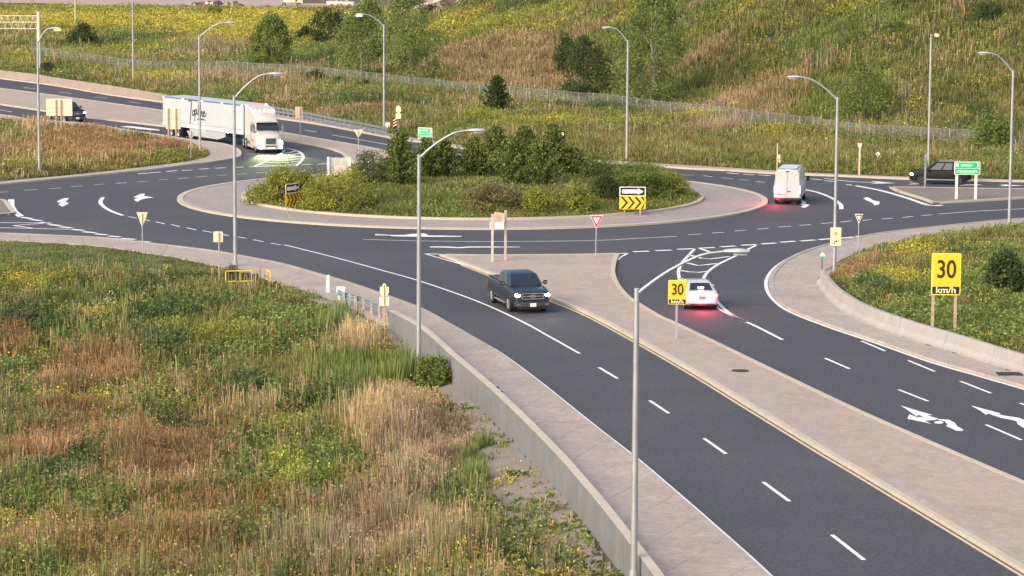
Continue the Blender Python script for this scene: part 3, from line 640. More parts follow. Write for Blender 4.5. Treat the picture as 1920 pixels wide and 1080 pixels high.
# ------------------------------------------------------------------ street lamps
def lamp(base, top, tip, label, lit=None, fz=None, concrete=False, head_side=None, yaw_out=None):
    """base / top / tip are picture points; the lamp is built at real size on the ground"""
    b = G(*base) if fz is None else G(base[0], base[1], fz)
    zt = zat(b, top[1]) - b.z; s_ = PR((b.x, b.y, b.z + zt))[2]
    t = thing('street_lamp', label, 'street lamp', b, group='cobra-head street lamps round the junction')
    mb = MB(); mb.tube([(0, 0, -1.2), (0, 0, 0), (0, 0, zt * .5), (0, 0, zt)], [.125, .12, .105, .085], 10); mb.tube([(0, 0, zt), (0, 0, zt + .06)], .095, 10); mb.build('pole', M_GALV, t, smooth=40)
    mb = MB(); mb.box((0, 0, .02), (.42, .42, .06)); 
    if concrete: mb.box((0, 0, .12), (.75, .75, .34)); mb.build('footing', M_KERB, t, bevel=.04)
    else: mb.tube([(0, 0, .03), (0, 0, .45)], [.17, .15], 10); mb.build('base_plate', M_GALV, t)
    px0 = PR((b.x, b.y, b.z + zt))[0]; dx = (tip[0] - px0) / s_; dz = (top[1] - tip[1]) / s_
    if yaw_out is None: dirv = Vector((1 if dx > 0 else -1, 0, 0)); L_ = abs(dx)
    else: dirv = Vector(yaw_out).normalized(); L_ = 2.6
    Lh = .85; La = L_ - Lh
    pts = [Vector((0, 0, zt - .12)), dirv * La * .35 + Vector((0, 0, zt - .12 + (dz + .1) * .5)), dirv * La * .75 + Vector((0, 0, zt - .12 + (dz + .1) * .9)), dirv * La + Vector((0, 0, zt + dz - .02)), dirv * (La + .2) + Vector((0, 0, zt + dz))]
    pts = [p for p in smooth_line(pts, .25)]
    mb = MB(); mb.tube(pts, [.062 - .02 * i / (len(pts) - 1) for i in range(len(pts))], 8); mb.build('arm', M_GALV, t, smooth=60)
    h = MB(); prof = [(0, .06, .05), (.12, .10, .08), (.4, .17, .11), (.7, .16, .09), (.85, .07, .04)]; secs = []; sd_ = Vector((-dirv.y, dirv.x, 0)); o_ = pts[-1]
    for u, w, hh in prof:
        secs.append([o_ + dirv * (u - .05) + sd_ * (w * math.cos(a_)) + Vector((0, 0, hh * math.sin(a_) * (1 if math.sin(a_) > 0 else .6))) for a_ in [2 * math.pi * j / 10 for j in range(10)]])
    h.loft(secs); hd = h.build('lamp_head', M_HEAD, t, smooth=50)
    l = MB(); secs = [[o_ + dirv * u + sd_ * (w * math.cos(a_)) + Vector((0, 0, -.05 + .08 * min(0, math.sin(a_)) - .01)) for a_ in [2 * math.pi * j / 8 for j in range(8)]] for u, w in ((.28, .08), (.4, .13), (.6, .12), (.7, .06))]
    l.loft(secs) if not lit else l.loft([[v + Vector((0, 0, -.02)) + (v - (o_ + dirv * .5)) * .35 for v in q__] for q__ in secs]).tube([o_ + dirv * .5 + Vector((0, 0, -.02)), o_ + dirv * .5 + Vector((0, 0, -.2))], [.2, .12], 10); l.build('lens', lit or M_LENS, hd)
    return t, zt
lamp((74, 331), (69, 78), (112, 53), 'leftmost street lamp, its orange lamp lit over the far left field', M_LIT, concrete=False)
lamp((250, 161), (246, 6), (222, -14), 'distant street lamp behind the pinkish barrier, top cut by the picture edge')
lamp((375, 288), (371, 67), (437, 42), 'street lamp on a concrete footing in front of the lorry trailer', concrete=True)
lamp((441, 503), (437, 181), (525, 138), 'street lamp beside the yellow pipe railing, its arm over the lorry')
lamp((785, 697), (785, 292), (903, 244), 'tall street lamp rising from the weeds left of the near barrier', fz=-.4)
lamp((720, 247), (722, 47), (670, 27), 'street lamp at the end of the far guard rail, faintly lit', M_LITW)
lamp((1175, 303), (1178, 77), (1131, 52), 'street lamp behind the planted island against the brown hillside')
lamp((1740, 327), (1747, 66), (1748, 62), 'street lamp behind the black car, head towards the camera and lit orange', M_LIT, yaw_out=(0.05, -1, 0))
lampP, _z = lamp((1564, 517), (1577, 184), (1480, 145), 'street lamp carrying the pale parking sign beside the right pavement', concrete=True)
lamp((1892, 427), (1906, 134), (1837, 100), 'street lamp nearest the right edge of the picture')
lamp((1188, 1094), (1191, 544), (1396, 470), 'nearest street lamp, its head hanging over the hatched road markings', fz=-.0)

# ------------------------------------------------------------------ text helper
def text_mesh(body, size, sx=1.0):
    cu = bpy.data.curves.new('t', 'FONT'); cu.body = body; cu.size = size; cu.align_x = 'CENTER'; cu.align_y = 'CENTER'; cu.offset = size * .015
    o = bpy.data.objects.new('t', cu); COL.objects.link(o); dg = bpy.context.evaluated_depsgraph_get(); me = bpy.data.meshes.new_from_object(o.evaluated_get(dg))
    bpy.data.objects.remove(o); vs = [(v.co.x * sx, v.co.y) for v in me.vertices]; fs = [tuple(p.vertices) for p in me.polygons]; bpy.data.meshes.remove(me); return vs, fs
def add_text(parent, body, size, c, yaw, m, off=.02, sx=1.0, name='lettering', tilt=None):
    vs, fs = text_mesh(body, size, sx); R = Matrix.Rotation(yaw, 3, 'Z'); mb = MB()
    mb.add([R @ Vector((x, -off, y)) + Vector(c) for x, y in vs], fs); return mb.build(name, m, parent)
def rbox(w, h, r=.06, n=4):
    out = []
    for cx_, cy_, a0 in ((w / 2 - r, h / 2 - r, 0), (-w / 2 + r, h / 2 - r, 90), (-w / 2 + r, -h / 2 + r, 180), (w / 2 - r, -h / 2 + r, 270)):
        for i in range(n + 1): a_ = math.radians(a0 + 90 * i / n); out.append((cx_ + r * math.cos(a_), cy_ + r * math.sin(a_)))
    return out
def face(parent, name, shape, c, yaw, m, off=0., th=.015, mb=None):
    """flat shape standing upright at c, facing -Y turned by yaw"""
    R = Matrix.Rotation(yaw, 3, 'Z'); own = mb is None; mb = mb or MB(); n_ = R @ Vector((0, -1, 0))
    mb.plate([R @ Vector((x, -off, z)) + Vector(c) for x, z in shape], n_, th)
    return mb.build(name, m, parent) if own else mb
def anchor(base, z=.12): return G(base[0], base[1], z)
def bpos(b, px, py, depth_off=0.):
    """local position (relative to b) of a picture point in the upright plane through b"""
    z = zat((b.x, b.y, b.z), py); x_, y_, s_ = PR((b.x, b.y, z)); return Vector(((px - x_) / s_, depth_off, z - b.z)), s_
def post(parent, p0, p1, r=.035, m=None, square=False):
    mb = MB()
    if square: mb.box(((p0[0] + p1[0]) / 2, (p0[1] + p1[1]) / 2, (p0[2] + p1[2]) / 2), (r * 2, r * 2, p1[2] - p0[2]))
    else: mb.tube([p0, p1], r, 8)
    return mb.build('post', m or M_GALV, parent)

def back_sign(name, label, cat, bases, box, m, yaw=0., zb=.12, pm=None, pr=.06, seam=False, in_front=True, framem=None):
    b = anchor(bases[0], zb) if zb is not None else GT(*bases[0])
    t = thing(name, label, cat, b); x0, y0, x1, y1 = box
    c0, s_ = bpos(b, (x0 + x1) / 2, (y0 + y1) / 2); w = (x1 - x0) / s_ / max(.3, math.cos(yaw)); h = (y1 - y0) / s_
    sh = rbox(w, h, .04)
    if framem: face(t, 'frame', rbox(w + .06, h + .06, .05), c0 + Vector((0, .05, 0)), yaw, framem, 0, .02)
    face(t, 'panel', sh, c0, yaw, m, 0, .03)
    if seam:
        R = Matrix.Rotation(yaw, 3, 'Z'); mb = MB(); mb.box(c0 + R @ Vector((0, -.012, -.02 * h)), (w * .98, .02, .035), rz=yaw); mb.build('cross_rail', M_WOOD, t)
    for bx, by in bases:
        q = G(bx, by, zb) if zb is not None else GT(bx, by); l = Vector((q.x - b.x, q.y - b.y, 0)); l2 = Vector((l.x, 0 if len(bases) == 1 else l.y * .3, 0))
        top = c0.z + h / 2 - .04; fy = -.07 if in_front else .07
        post(t, (l2.x, fy, -.4), (l2.x, fy, top), pr, pm or M_GALV, True)
    return t, c0, w, h, s_
back_sign('road_sign', 'wide warm yellow sign seen from behind on two posts over the black pickup', 'road sign', [(106, 258), (131, 250)], (87, 186, 135, 217), M_SIGNWARM, pm=M_WOOD, seam=True, framem=M_PALE)
back_sign('road_sign', 'tall warm yellow sign seen from behind on two posts over the trailer rear wheels', 'road sign', [(316, 272), (336, 268)], (312, 202, 338, 242), M_SIGNWARM, pm=M_WOOD, seam=True, framem=M_PALE)
back_sign('road_sign', 'plain tan sign back on one post beside the far guard rail', 'road sign', [(563, 262)], (553, 200, 567, 222), M_SIGNBACK2, pm=M_GALV_D, pr=.035)
back_sign('road_sign', 'square cream sign back on a thin post left of the yellow railing', 'road sign', [(411, 521)], (400, 434, 418, 454), M_SIGNBACK, zb=0., pr=.03)
def tri(w, h): return [(-w / 2, h / 2), (w / 2, h / 2), (.03, -h / 2), (-.03, -h / 2)]
def yield_sign(label, base, box, yaw=0., back=True, m=None, zb=.12, pr=.035, front=False, strip=None):
    b = anchor(base, zb); t = thing('yield_sign', label, 'yield sign', b); x0, y0, x1, y1 = box; c0, s_ = bpos(b, (x0 + x1) / 2, (y0 + y1) / 2)
    w = (x1 - x0) / s_ / max(.3, math.cos(yaw)); h = (y1 - y0) / s_
    face(t, 'panel', tri(w, h), c0, yaw, m, 0, .02)
    if front:
        u = Vector((0, 0, .03)); face(t, 'red_border', tri(w * .90, h * .90), c0 + u * .3, yaw, M_SRED, .012, .01)
        face(t, 'pink_band', tri(w * .58, h * .56), c0 + Vector((0, 0, h * .08)), yaw, mat('sign_pink', (.9, .35, .42), .5), .020, .01)
        face(t, 'white_centre', tri(w * .44, h * .42), c0 + Vector((0, 0, h * .09)), yaw, M_SWHITE, .028, .01)
    if strip: face(t, 'dark_border', tri(w * .74, h * .72), c0 + Vector((0, 0, h * .05)), yaw, strip, .012, .01); face(t, 'white_centre', tri(w * .42, h * .42), c0 + Vector((0, 0, h * .07)), yaw, M_SWHITE, .022, .01)
    fy = -.05 if back else .05
    post(t, (c0.x * 0, fy, -.3), (c0.x, fy, c0.z + (h * .42 if back else -.1)), pr)
    return t
yield_sign('yield sign seen from behind at the left pavement with rusty post strip', (268, 470), (256, 398, 277, 425), m=M_SIGNBACK)
yield_sign('cream yield sign seen from behind on the concrete island right of the lorry', (673, 300), (663, 243, 681, 258), m=M_SIGNBACK)
yield_sign('small grey yield sign back in front of the trailer side skirt', (358, 298), (350, 245, 367, 262), m=mat('grey_sign_back', (.42, .44, .46), .5, .3))
yield_sign('red and pink yield sign facing the camera on the long median', (1117, 481), (1106, 403.5, 1131, 427), m=M_SWHITE, back=False, front=True, zb=.15)
yield_sign('small pale yield sign with dark border beside the right pavement', (1609, 471), (1602.5, 401, 1618.5, 418), m=M_PALE, back=False, strip=mat('dark_sign_border', (.08, .03, .03), .5))
# marker posts on the far verge
b = anchor((1611, 327)); t = thing('marker_post', 'timber-coloured marker post with small flared head on the far verge', 'marker post', b); c0, s_ = bpos(b, 1612, 273)
post(t, (0, .03, -.3), (0, .03, c0.z + .1), .06, M_SIGNBACK, True); face(t, 'head_plate', [(-.2, .2), (.2, .2), (.12, -.16), (-.12, -.16)], c0, 0, M_SIGNBACK, .04, .02); face(t, 'white_square', rbox(.14, .2, .01), c0, 0, M_SWHITE, .06, .01)
b = GT(1646, 309); t = thing('marker_post', 'short marker post with a small white diamond in the verge weeds', 'marker post', b); c0, s_ = bpos(b, 1646.5, 289)
post(t, (0, .03, -.3), (0, .03, c0.z), .03, M_PALE); face(t, 'white_diamond', [(0, .22), (.22, 0), (0, -.22), (-.22, 0)], c0, 0, M_SWHITE, .02, .02)
b = anchor((1541, 510)); t = thing('marker_post', 'thin dark marker post with a white and green arrowhead top at the barrier end', 'marker post', b); c0, s_ = bpos(b, 1542, 477)
post(t, (0, .02, -.2), (0, .02, c0.z), .03, mat('dark_post', (.05, .06, .06), .6)); face(t, 'white_arrowhead', [(-.17, -.06), (.17, -.06), (0, .16)], c0, 0, M_SWHITE, .02, .02); face(t, 'green_base', rbox(.3, .07, .01), c0 + Vector((0, 0, -.1)), 0, mat('marker_green', (.25, .6, .4), .5), .02, .02)
b = GT(1457, 320); t = thing('marker_post', 'thin bare post with a cream knob rising behind the white van', 'marker post', b); post(t, (0, 0, -.3), (0, 0, 2.3), .04, M_SIGNBACK); mb = MB(); mb.box((.12, 0, 1.15), (.3, .15, .4)); mb.box((.2, 0, .8), (.2, .15, .3)); mb.build('knob', M_SIGNBACK, t, bevel=.05)
b = anchor((1734, 353)); t = thing('marker_post', 'bare grey post standing on the right traffic island', 'marker post', b); post(t, (0, 0, -.1), (0, 0, 2.7), .07, M_GALV_D, True)
b = anchor((616, 550), .05); t = thing('bollard', 'pale round-topped bollard at the pavement edge beside the near guard rail', 'bollard', b)
mb = MB(); mb.tube([(0, 0, -.3), (0, 0, .9)], .13, 12); mb.tube([(0, 0, .9), (0, 0, 1.0), (0, 0, 1.06)], [.13, .10, .04], 12); mb.tube([(.0, -.02, -.6), (.0, -.02, .1)], .04, 8); mb.build('shaft', M_PALE, t, smooth=40)
# two-panel sign near the guard rail (back)
b = GT(723, 640); t = thing('road_sign', 'cream sign back with leaf-shaped panel above a square, by the near barrier end', 'road sign', b)
c0, s_ = bpos(b, 720.5, 544); w = 17 / s_; h = 24 / s_
face(t, 'crown_panel', [(-.24 * 1, -.1), (-.22, .18), (-.12, .16), (-.08, .30), (0, .36), (.08, .30), (.12, .16), (.22, .18), (.24, -.1), (.16, -.28), (0, -.36), (-.16, -.28)], c0, 0, M_SYPALE, 0, .02)
c1, s_ = bpos(b, 720.5, 565); face(t, 'square_panel', rbox(18 / s_, 17 / s_, .02), c1, 0, M_SYPALE, 0, .02); post(t, (c0.x * .4, -.04, -.4), (c0.x, -.04, c0.z + .28), .03, M_WOOD)
# route marker cluster beyond the guard rail
b = anchor((746, 256)); t = thing('road_sign', 'pale yellow crown-shaped route marker over a small square plate', 'road sign', b); c0, s_ = bpos(b, 747, 205)
face(t, 'crown_panel', [(-.24, .2), (-.1, .32), (0, .42), (.1, .32), (.24, .2), (.26, -.15), (.1, -.36), (0, -.4), (-.1, -.36), (-.26, -.15)], c0, 0, M_SYPALE, 0, .02)
face(t, 'black_backing', [(x * 1.25, z * 1.2) for x, z in [(-.24, .2), (-.1, .32), (0, .42), (.1, .32), (.24, .2), (.26, -.15), (.1, -.36), (0, -.4), (-.1, -.36), (-.26, -.15)]], c0, 0, M_BLACK, -.03, .02)
c1, s_ = bpos(b, 747, 217.5); face(t, 'square_plate', rbox(.5, .5, .03), c1, 0, M_SYPALE, .0, .02); post(t, (0, .04, -.2), (c0.x, .04, c0.z), .04, M_GALV_D)
b = anchor((741, 251)); t = thing('hazard_marker', 'slim black and amber diagonally striped hazard marker at the guard rail end', 'hazard marker', b); c0, s_ = bpos(b, 740.5, 231)
face(t, 'panel', rbox(.38, 1.05, .03), c0, 0, M_BLACK, 0, .02)
mb = MB()
for k in (-.36, -.08, .2): face(None, '', [(-.18, k - .02), (.18, k + .2), (.18, k + .32), (-.18, k + .12)], c0, 0, None, .012, .008, mb=mb)
mb.build('stripes', mat('amber_stripe', (.85, .6, .22), .5), t); post(t, (0, .04, -.2), (0, .04, c0.z), .04, M_GALV_D)
# green direction signs
def green_sign(label, base, posts, box, yaw, rows, arrow):
    b = anchor(base, .15); t = thing('direction_sign', label, 'direction sign', b); x0, y0, x1, y1 = box; c0, s_ = bpos(b, (x0 + x1) / 2, (y0 + y1) / 2)
    w = (x1 - x0) / s_ / math.cos(yaw); h = (y1 - y0) / s_
    face(t, 'white_border', rbox(w, h, .06), c0, yaw, M_SWHITE, 0, .03); face(t, 'upper_panel', rbox(w * .95, h * .44, .04), c0 + Vector((0, 0, h * .235)), yaw, M_SGREEN, .012, .01); face(t, 'lower_panel', rbox(w * .95, h * .44, .04), c0 + Vector((0, 0, -h * .24)), yaw, M_SGREEN, .012, .01)
    pale = mat('sign_pale_green', (.45, .85, .62), .5); R = Matrix.Rotation(yaw, 3, 'Z'); mb = MB()
    face(None, '', rbox(w * .12, h * .26, .03), c0 + R @ Vector((-w * .39, 0, h * .235)), yaw, None, .022, .008, mb=mb)
    for (u, v, ww, hh) in rows: face(None, '', rbox(w * ww, h * hh, .02), c0 + R @ Vector((w * u, 0, h * v)), yaw, None, .022, .008, mb=mb)
    mb.build('legend_lines', pale, t)
    if arrow: face(t, 'arrow', [(-.07, .17), (.02, .17), (.12, 0), (.02, -.17), (-.07, -.17), (.02, 0)], c0 + R @ Vector((w * .39, 0, h * .235)), yaw, M_SWHITE, .022, .008)
    for px_, py_ in posts: q_ = G(px_, py_, .15); post(t, (q_.x - b.x, .08, -.2), (q_.x - b.x, .08, c0.z + h * .3), .09, M_PALE, True)
    return t
green_sign('green direction sign with white border and arrow on the right island, two posts', (1793, 373), [(1793, 373), (1832, 375)], (1789.5, 303, 1838, 327.5), 0., [(-.04, .3, .42, .05), (-.02, .22, .5, .06), (-.05, .15, .4, .04), (-.02, -.18, .8, .05), (.0, -.29, .84, .06), (-.02, -.38, .6, .03)], True)
green_sign('smaller green direction sign seen behind the tip of the tallest cedar', (806, 286), [(806, 286)], (783.5, 239.5, 810.5, 260.5), -.35, [(-.02, .25, .45, .12), (-.08, -.24, .55, .12), (.32, -.22, .2, .14)], True)
# black and cream number plate sign far behind the cedars
b = GT(1052, 285); t = thing('road_sign', 'small black sign with two cream figures above the cedar tops', 'road sign', b); c0, s_ = bpos(b, 1052, 253)
face(t, 'panel', rbox(14 / s_, 15 / s_, .04), c0, 0, M_BLACK, 0, .02); add_text(t, '69', .62, c0, 0, M_SYPALE, .015, .8); post(t, (0, .05, -.3), (0, .05, c0.z), .05, M_GALV_D)
# grey two-post board on the island rim
b = anchor((650, 333), .2); t = thing('road_sign', 'grey weathered board on two pale posts at the far left rim of the planted island', 'road sign', b)
c0, s_ = bpos(b, 635.5, 302.5); face(t, 'upper_panel', rbox(35 / s_, 14 / s_, .03), c0, 0, mat('weathered_grey', (.50, .50, .49), .8, noise=.3, nscale=2), 0, .03)
c1, s_ = bpos(b, 635.5, 320); face(t, 'lower_panel', rbox(33 / s_, 22 / s_, .03), c1, 0, mat('weathered_cream', (.50, .46, .38), .8, noise=.35, nscale=1.5), -.02, .03)
for x in (615.5, 655.5): p_, _ = bpos(b, x, 320); post(t, (p_.x, -.04, -.3), (p_.x, -.04, c0.z + .35), .10, M_PALE, True)
# timber framed sign on the long median
b = anchor((923, 490), .15); t = thing('road_sign', 'pale two-post sign with tan board and white plate near the median tip', 'road sign', b)
q2 = G(947.5, 485, .15); c0, s_ = bpos(b, 937, 412); yaw = .35
zt_ = c0.z + .35; MP = mat('weathered_pale_post', (.50, .45, .39), .8, noise=.2, nscale=4); post(t, (0, 0, -.1), (0.0, 0, zt_ - .0), .075, MP, True); post(t, (q2.x - b.x, .9, -.1), (q2.x - b.x, .9, zt_ + .15), .075, MP, True)
cm = Vector(((q2.x - b.x) / 2, .4, c0.z)); face(t, 'upper_board', rbox(1.05, .62, .02), cm + Vector((0.02, 0, .1)), -.9, mat('tan_board', (.42, .33, .27), .8, noise=.2, nscale=4), 0, .04)
c1, s_ = bpos(b, 936, 422); face(t, 'white_plate', rbox(.58, .42, .02), Vector((cm.x + .02, -.12, c1.z)), .25, M_SWHITE, 0, .03)
mb = MB(); mb.box((-.14, -.02, c1.z), (.05, .03, .42)); mb.build('edge_strip', M_SWHITE, t)
# chevron boards on the central island
def chevron_sign(label, base, box, yaw, split=.42, xs=1.0, zb=.4):
    b = anchor(base, zb); t = thing('chevron_sign', label, 'chevron sign', b); x0, y0, x1, y1 = box; c0, s_ = bpos(b, (x0 + x1) / 2, (y0 + y1) / 2)
    w = (x1 - x0) / s_ / math.cos(yaw); h = (y1 - y0) / s_; hb = h * split; ht = h - hb
    R = Matrix.Rotation(yaw, 3, 'Z'); up = c0 + Vector((0, 0, h / 2 - hb / 2)); lo = c0 + Vector((0, 0, -h / 2 + ht / 2))
    face(t, 'arrow_panel', rbox(w, hb - .01, .04), up, yaw, M_SWHITE, 0, .03); face(t, 'black_field', rbox(w * .93, hb * .84, .02), up, yaw, M_BLACK, .01, .008)
    face(t, 'white_arrow', [(-w * .40, hb * .2), (w * .2, hb * .2), (w * .2, hb * .34), (w * .42, 0), (w * .2, -hb * .34), (w * .2, -hb * .2), (-w * .40, -hb * .2)], up, yaw, M_SWHITE, .02, .008)
    face(t, 'chevron_panel', rbox(w, ht, .04), lo, yaw, M_SYEL, 0, .03); mb = MB()
    for k in range(4):
        x = -w / 2 + w * (.04 + .26 * k); a = w * .2; tw = w * .095; H2 = ht * .46
        pts = [(x, H2), (x + tw, H2), (x + tw + a, 0), (x + tw, -H2), (x, -H2), (x + a, 0)]
        pts = [(min(w * .47, p_), z_) for p_, z_ in pts]
        face(None, '', pts, lo, yaw, None, .012, .008, mb=mb)
    mb.build('black_chevrons', M_BLACK, t)
    for k in (-.3, .3): q_ = R @ Vector((w * k, .07, 0)); post(t, (c0.x + q_.x, q_.y, -.4), (c0.x + q_.x, q_.y, c0.z + h * .4), .05, M_WOOD, True)
    return t
chevron_sign('upright black and yellow chevron board with white arrow at the right of the planted island', (1186, 397), (1161.5, 350, 1210.5, 392.5), 0.)
chevron_sign('narrow slanted chevron board with white arrow at the left of the planted island', (549, 390), (537.5, 344, 558.5, 386.5), 1.05)
# yellow speed signs
def speed_sign(label, base, box, posts, zb, pm, pr=.05):
    b = anchor(base, zb); t = thing('speed_sign', label, 'speed sign', b); x0, y0, x1, y1 = box; c0, s_ = bpos(b, (x0 + x1) / 2, (y0 + y1) / 2); w = (x1 - x0) / s_; h = (y1 - y0) / s_
    face(t, 'border', rbox(w, h, .06 * w), c0, 0, M_SYELB, 0, .03); face(t, 'yellow_panel', rbox(w * .93, h * .76, .05 * w), c0 + Vector((0, 0, h * .10)), 0, M_SYEL, .01, .01)
    face(t, 'black_band', rbox(w * .93, h * .18, .01), c0 + Vector((0, 0, -h * .385)), 0, M_BLACK, .014, .01)
    add_text(t, '30', w * .86, c0 + Vector((0, 0, h * .10)), 0, M_BLACK, .03, .80, 'numerals'); add_text(t, 'km/h', w * .30, c0 + Vector((0, 0, -h * .385)), 0, M_SYPALE, .03, 1.15, 'lettering')
    for p_ in posts: q_ = G(p_[0], p_[1], zb); post(t, (q_.x - b.x, .09, -.6), (q_.x - b.x, .09, c0.z), pr, pm, True)
    return t
speed_sign('large yellow 30 km/h sign on two timber posts behind the right barrier', (1748, 634), (1746.5, 474.5, 1801.5, 553.5), [(1748, 634), (1790, 634)], .3, M_WOOD, .07)
speed_sign('small yellow 30 km/h sign on a single post by the white car', (1268, 634), (1253, 525, 1287, 571), [(1268, 634)], .15, M_GALV)
# parking sign fixed on the lamp
b = lampP.location.copy(); c0, s_ = bpos(b, 1566.5, 443); t = thing('parking_sign', 'pale yellow sign with circled P and arrow fixed to the lamp pole', 'parking sign', (b.x + c0.x, b.y - .2, b.z + c0.z))
face(t, 'panel', rbox(20 / s_, 34 / s_, .02), (0, 0, 0), 0, M_SYPALE, 0, .02); mb = MB()
n_ = 24; ro_ = [(.17 * math.cos(i * math.tau / n_), .17 * math.sin(i * math.tau / n_)) for i in range(n_)]; ri_ = [(x * .84, z * .84) for x, z in ro_]
mb.add([(x, -.012, z + .14) for x, z in ro_ + ri_], [(i, (i + 1) % n_, n_ + (i + 1) % n_, n_ + i) for i in range(n_)]); mb.build('ring', mat('sign_olive', (.35, .30, .08), .6), t)
add_text(t, 'P', .26, (0, 0, .14), 0, M_BLACK, .013, 1., 'letter'); face(t, 'arrow', [(-.11, -.44), (-.06, -.44), (-.06, -.36), (.04, -.31), (.02, -.36), (.14, -.27), (.0, -.20), (.02, -.26), (-.11, -.32)], (0, 0, 0), 0, M_BLACK, .012, .006)
mb = MB(); mb.box((0, -.012, .42), (.36, .006, .05)); mb.box((-.1, -.012, -.1), (.14, .006, .05)); mb.box((.12, -.012, -.1), (.16, .006, .05)); mb.build('faded_lines', mat('faded_text', (.5, .44, .2), .6), t)
# overhead gantry at upper left
b = G(74, 143, .0); zt_ = zat(b, 22); t = thing('sign_gantry', 'thick steel gantry post with lattice truss reaching off the left edge', 'sign gantry', b)
mb = MB(); mb.tube([(0, 0, -.5), (0, 0, zt_)], [.28, .24], 14); mb.build('post', mat('pale_painted_steel', (.62, .62, .52), .5, .2), t, smooth=40)
M_TR = mat('pale_painted_steel', (0, 0, 0)); z1, z2 = zat(b, 30), zat(b, 54); x2 = -6.5
mb = MB()
for z in (z1, (z1 + z2) / 2, z2): mb.tube([(-.25, 0, z), (x2, .0, z)], .06 if z != z1 else .07, 6)
for k in range(8):
    a_ = -.3 - k * .8; mb.tube([(a_, 0, z2), (a_ - .4, 0, z1)], .03, 5); mb.tube([(a_ - .4, 0, z1), (a_ - .8, 0, z2)], .03, 5)
mb.build('truss', M_TR, t)
b = GT(142, 50); t = thing('utility_pole', 'thin pale pole standing in the far yellow field', 'utility pole', b); mb = MB(); mb.tube([(0, 0, -.5), (0, 0, 9.5)], [.2, .14], 8); mb.build('shaft', mat('yellowish_pole', (.42, .42, .16), .8), t)
mb = MB(); mb.box((0, 0, 8.9), (1.6, .12, .12)); mb.build('crossarm', M_WOOD, t)
b = GT(703, 23); t = thing('utility_pole', 'short pale pole beside the far white pickup', 'utility pole', b); mb = MB(); mb.tube([(0, 0, -.5), (0, 0, 7)], [.16, .12], 8); mb.build('shaft', M_PALE, t)
# yellow pipe railing round drain inlet
t = thing('pipe_railing', 'yellow pipe railing round a dark drain inlet by the street lamp', 'railing'); mb = MB(); zb_ = 0.0; hh = .66
A_, B_, C_, D_ = G(423.5, 529.5, zb_), G(472, 528.5, zb_), G(500, 526.5, zb_), G(507, 528.5, zb_)
A2 = A_ + Vector((.1, 2.6, 0)); C2 = G(486, 519, zb_)
def rail_(a, b, z): mb.tube([a + Vector((0, 0, z)), b + Vector((0, 0, z))], .035, 8)
rail_(A_, B_, hh); rail_(B_, C_, hh + .03); rail_(A_, B_, .05); rail_(B_, C_, .05)
for q_ in (A_, G(450, 528.9, zb_), B_, C_): mb.tube([q_, q_ + Vector((0, 0, hh))], .035, 8)
rail_(C_, D_, hh - .05); mb.tube([D_, D_ + Vector((0, 0, hh - .05))], .035, 8)
mb.build('pipes', M_YPAINT, t)
mb = MB(); mb.box(((A_.x + G(450, 528, 0).x) / 2, A_.y + .25, .32), (.80, .2, .62)); mb.box((G(462, 528, 0).x, A_.y + .4, .28), (.55, .2, .5)); mb.box((G(480, 526, 0).x, A_.y + .5, .24), (.35, .2, .42)); mb.build('inlet_grille', mat('black_grille', (.02, .018, .016), .9, noise=.5, nscale=6, col2=(.06, .05, .03)), t)
b = G(438, 508, .1); t = thing('cable_drum', 'black rounded box at the foot of the lamp behind the yellow railing', 'box', b); mb = MB(); mb.tube([(-.05, .0, -.1), (-.05, 0, .25), (-.05, 0, .36)], [.34, .30, .12], 12); mb.build('cover', M_BLACKP, t, smooth=50); t.name = 'utility_box'

# ------------------------------------------------------------------ vehicles (local +x is forward, z up, origin on the ground under the middle)
def interp(tab, x):
    for (x0, y0), (x1, y1) in zip(tab, tab[1:]):
        if x <= x1: return y0 + (y1 - y0) * max(0, min(1, (x - x0) / (x1 - x0 + 1e-9)))
    return tab[-1][1]
def body_loft(L, hw, top, low, arches, Ra, name, m, parent, crown=.04, tuck=.04):
    """lower body: hw / top / low are tables along x; wheel arches are cut as half circles"""
    xs_ = set(np.round(np.arange(-L / 2, L / 2 + .001, L / 40), 3).tolist() + [t[0] for t in top] + [t[0] for t in hw])
    for xa in arches: xs_ |= {round(xa + Ra * math.cos(math.pi * i / 10), 3) for i in range(11)} | {xa - Ra - .01, xa + Ra + .01}
    secs = []
    for x in sorted(v for v in xs_ if -L / 2 <= v <= L / 2):
        w = interp(hw, x); zt = interp(top, x); zl = interp(low, x)
        for xa in arches:
            if abs(x - xa) < Ra: zl = max(zl, .30 + math.sqrt(max(0, Ra * Ra - (x - xa) ** 2)))
        zl = min(zl, zt - .18); zm = max(zl + .03, min(zt - .16, .62))
        half = [(w - tuck * 1.6, zl), (w - tuck * .3, zl + .04), (w, zm), (w - tuck * .5, zt - .09), (w - tuck * 1.7, zt - .015), (w * .55, zt + crown * .7), (0, zt + crown)]
        sec = [(x, y, z) for y, z in half] + [(x, -y, z) for y, z in reversed(half[:-1])]
        secs.append(sec)
    mb = MB(); mb.loft(secs); return mb.build(name, m, parent, smooth=38)
def quad_on(mb, q4, u0, u1, v0, v1, off, th=.02):
    """panel inside the quad q4 (bl, br, tr, tl), pushed out by off"""
    a, b, c, d = [Vector(p) for p in q4]
    def P_(u, v): return a.lerp(b, u).lerp(d.lerp(c, u), v)
    n_ = (b - a).cross(d - a).normalized(); pts = [P_(u0, v0), P_(u1, v0), P_(u1, v1), P_(u0, v1)]
    mb.plate([p + n_ * off for p in pts], n_, th)
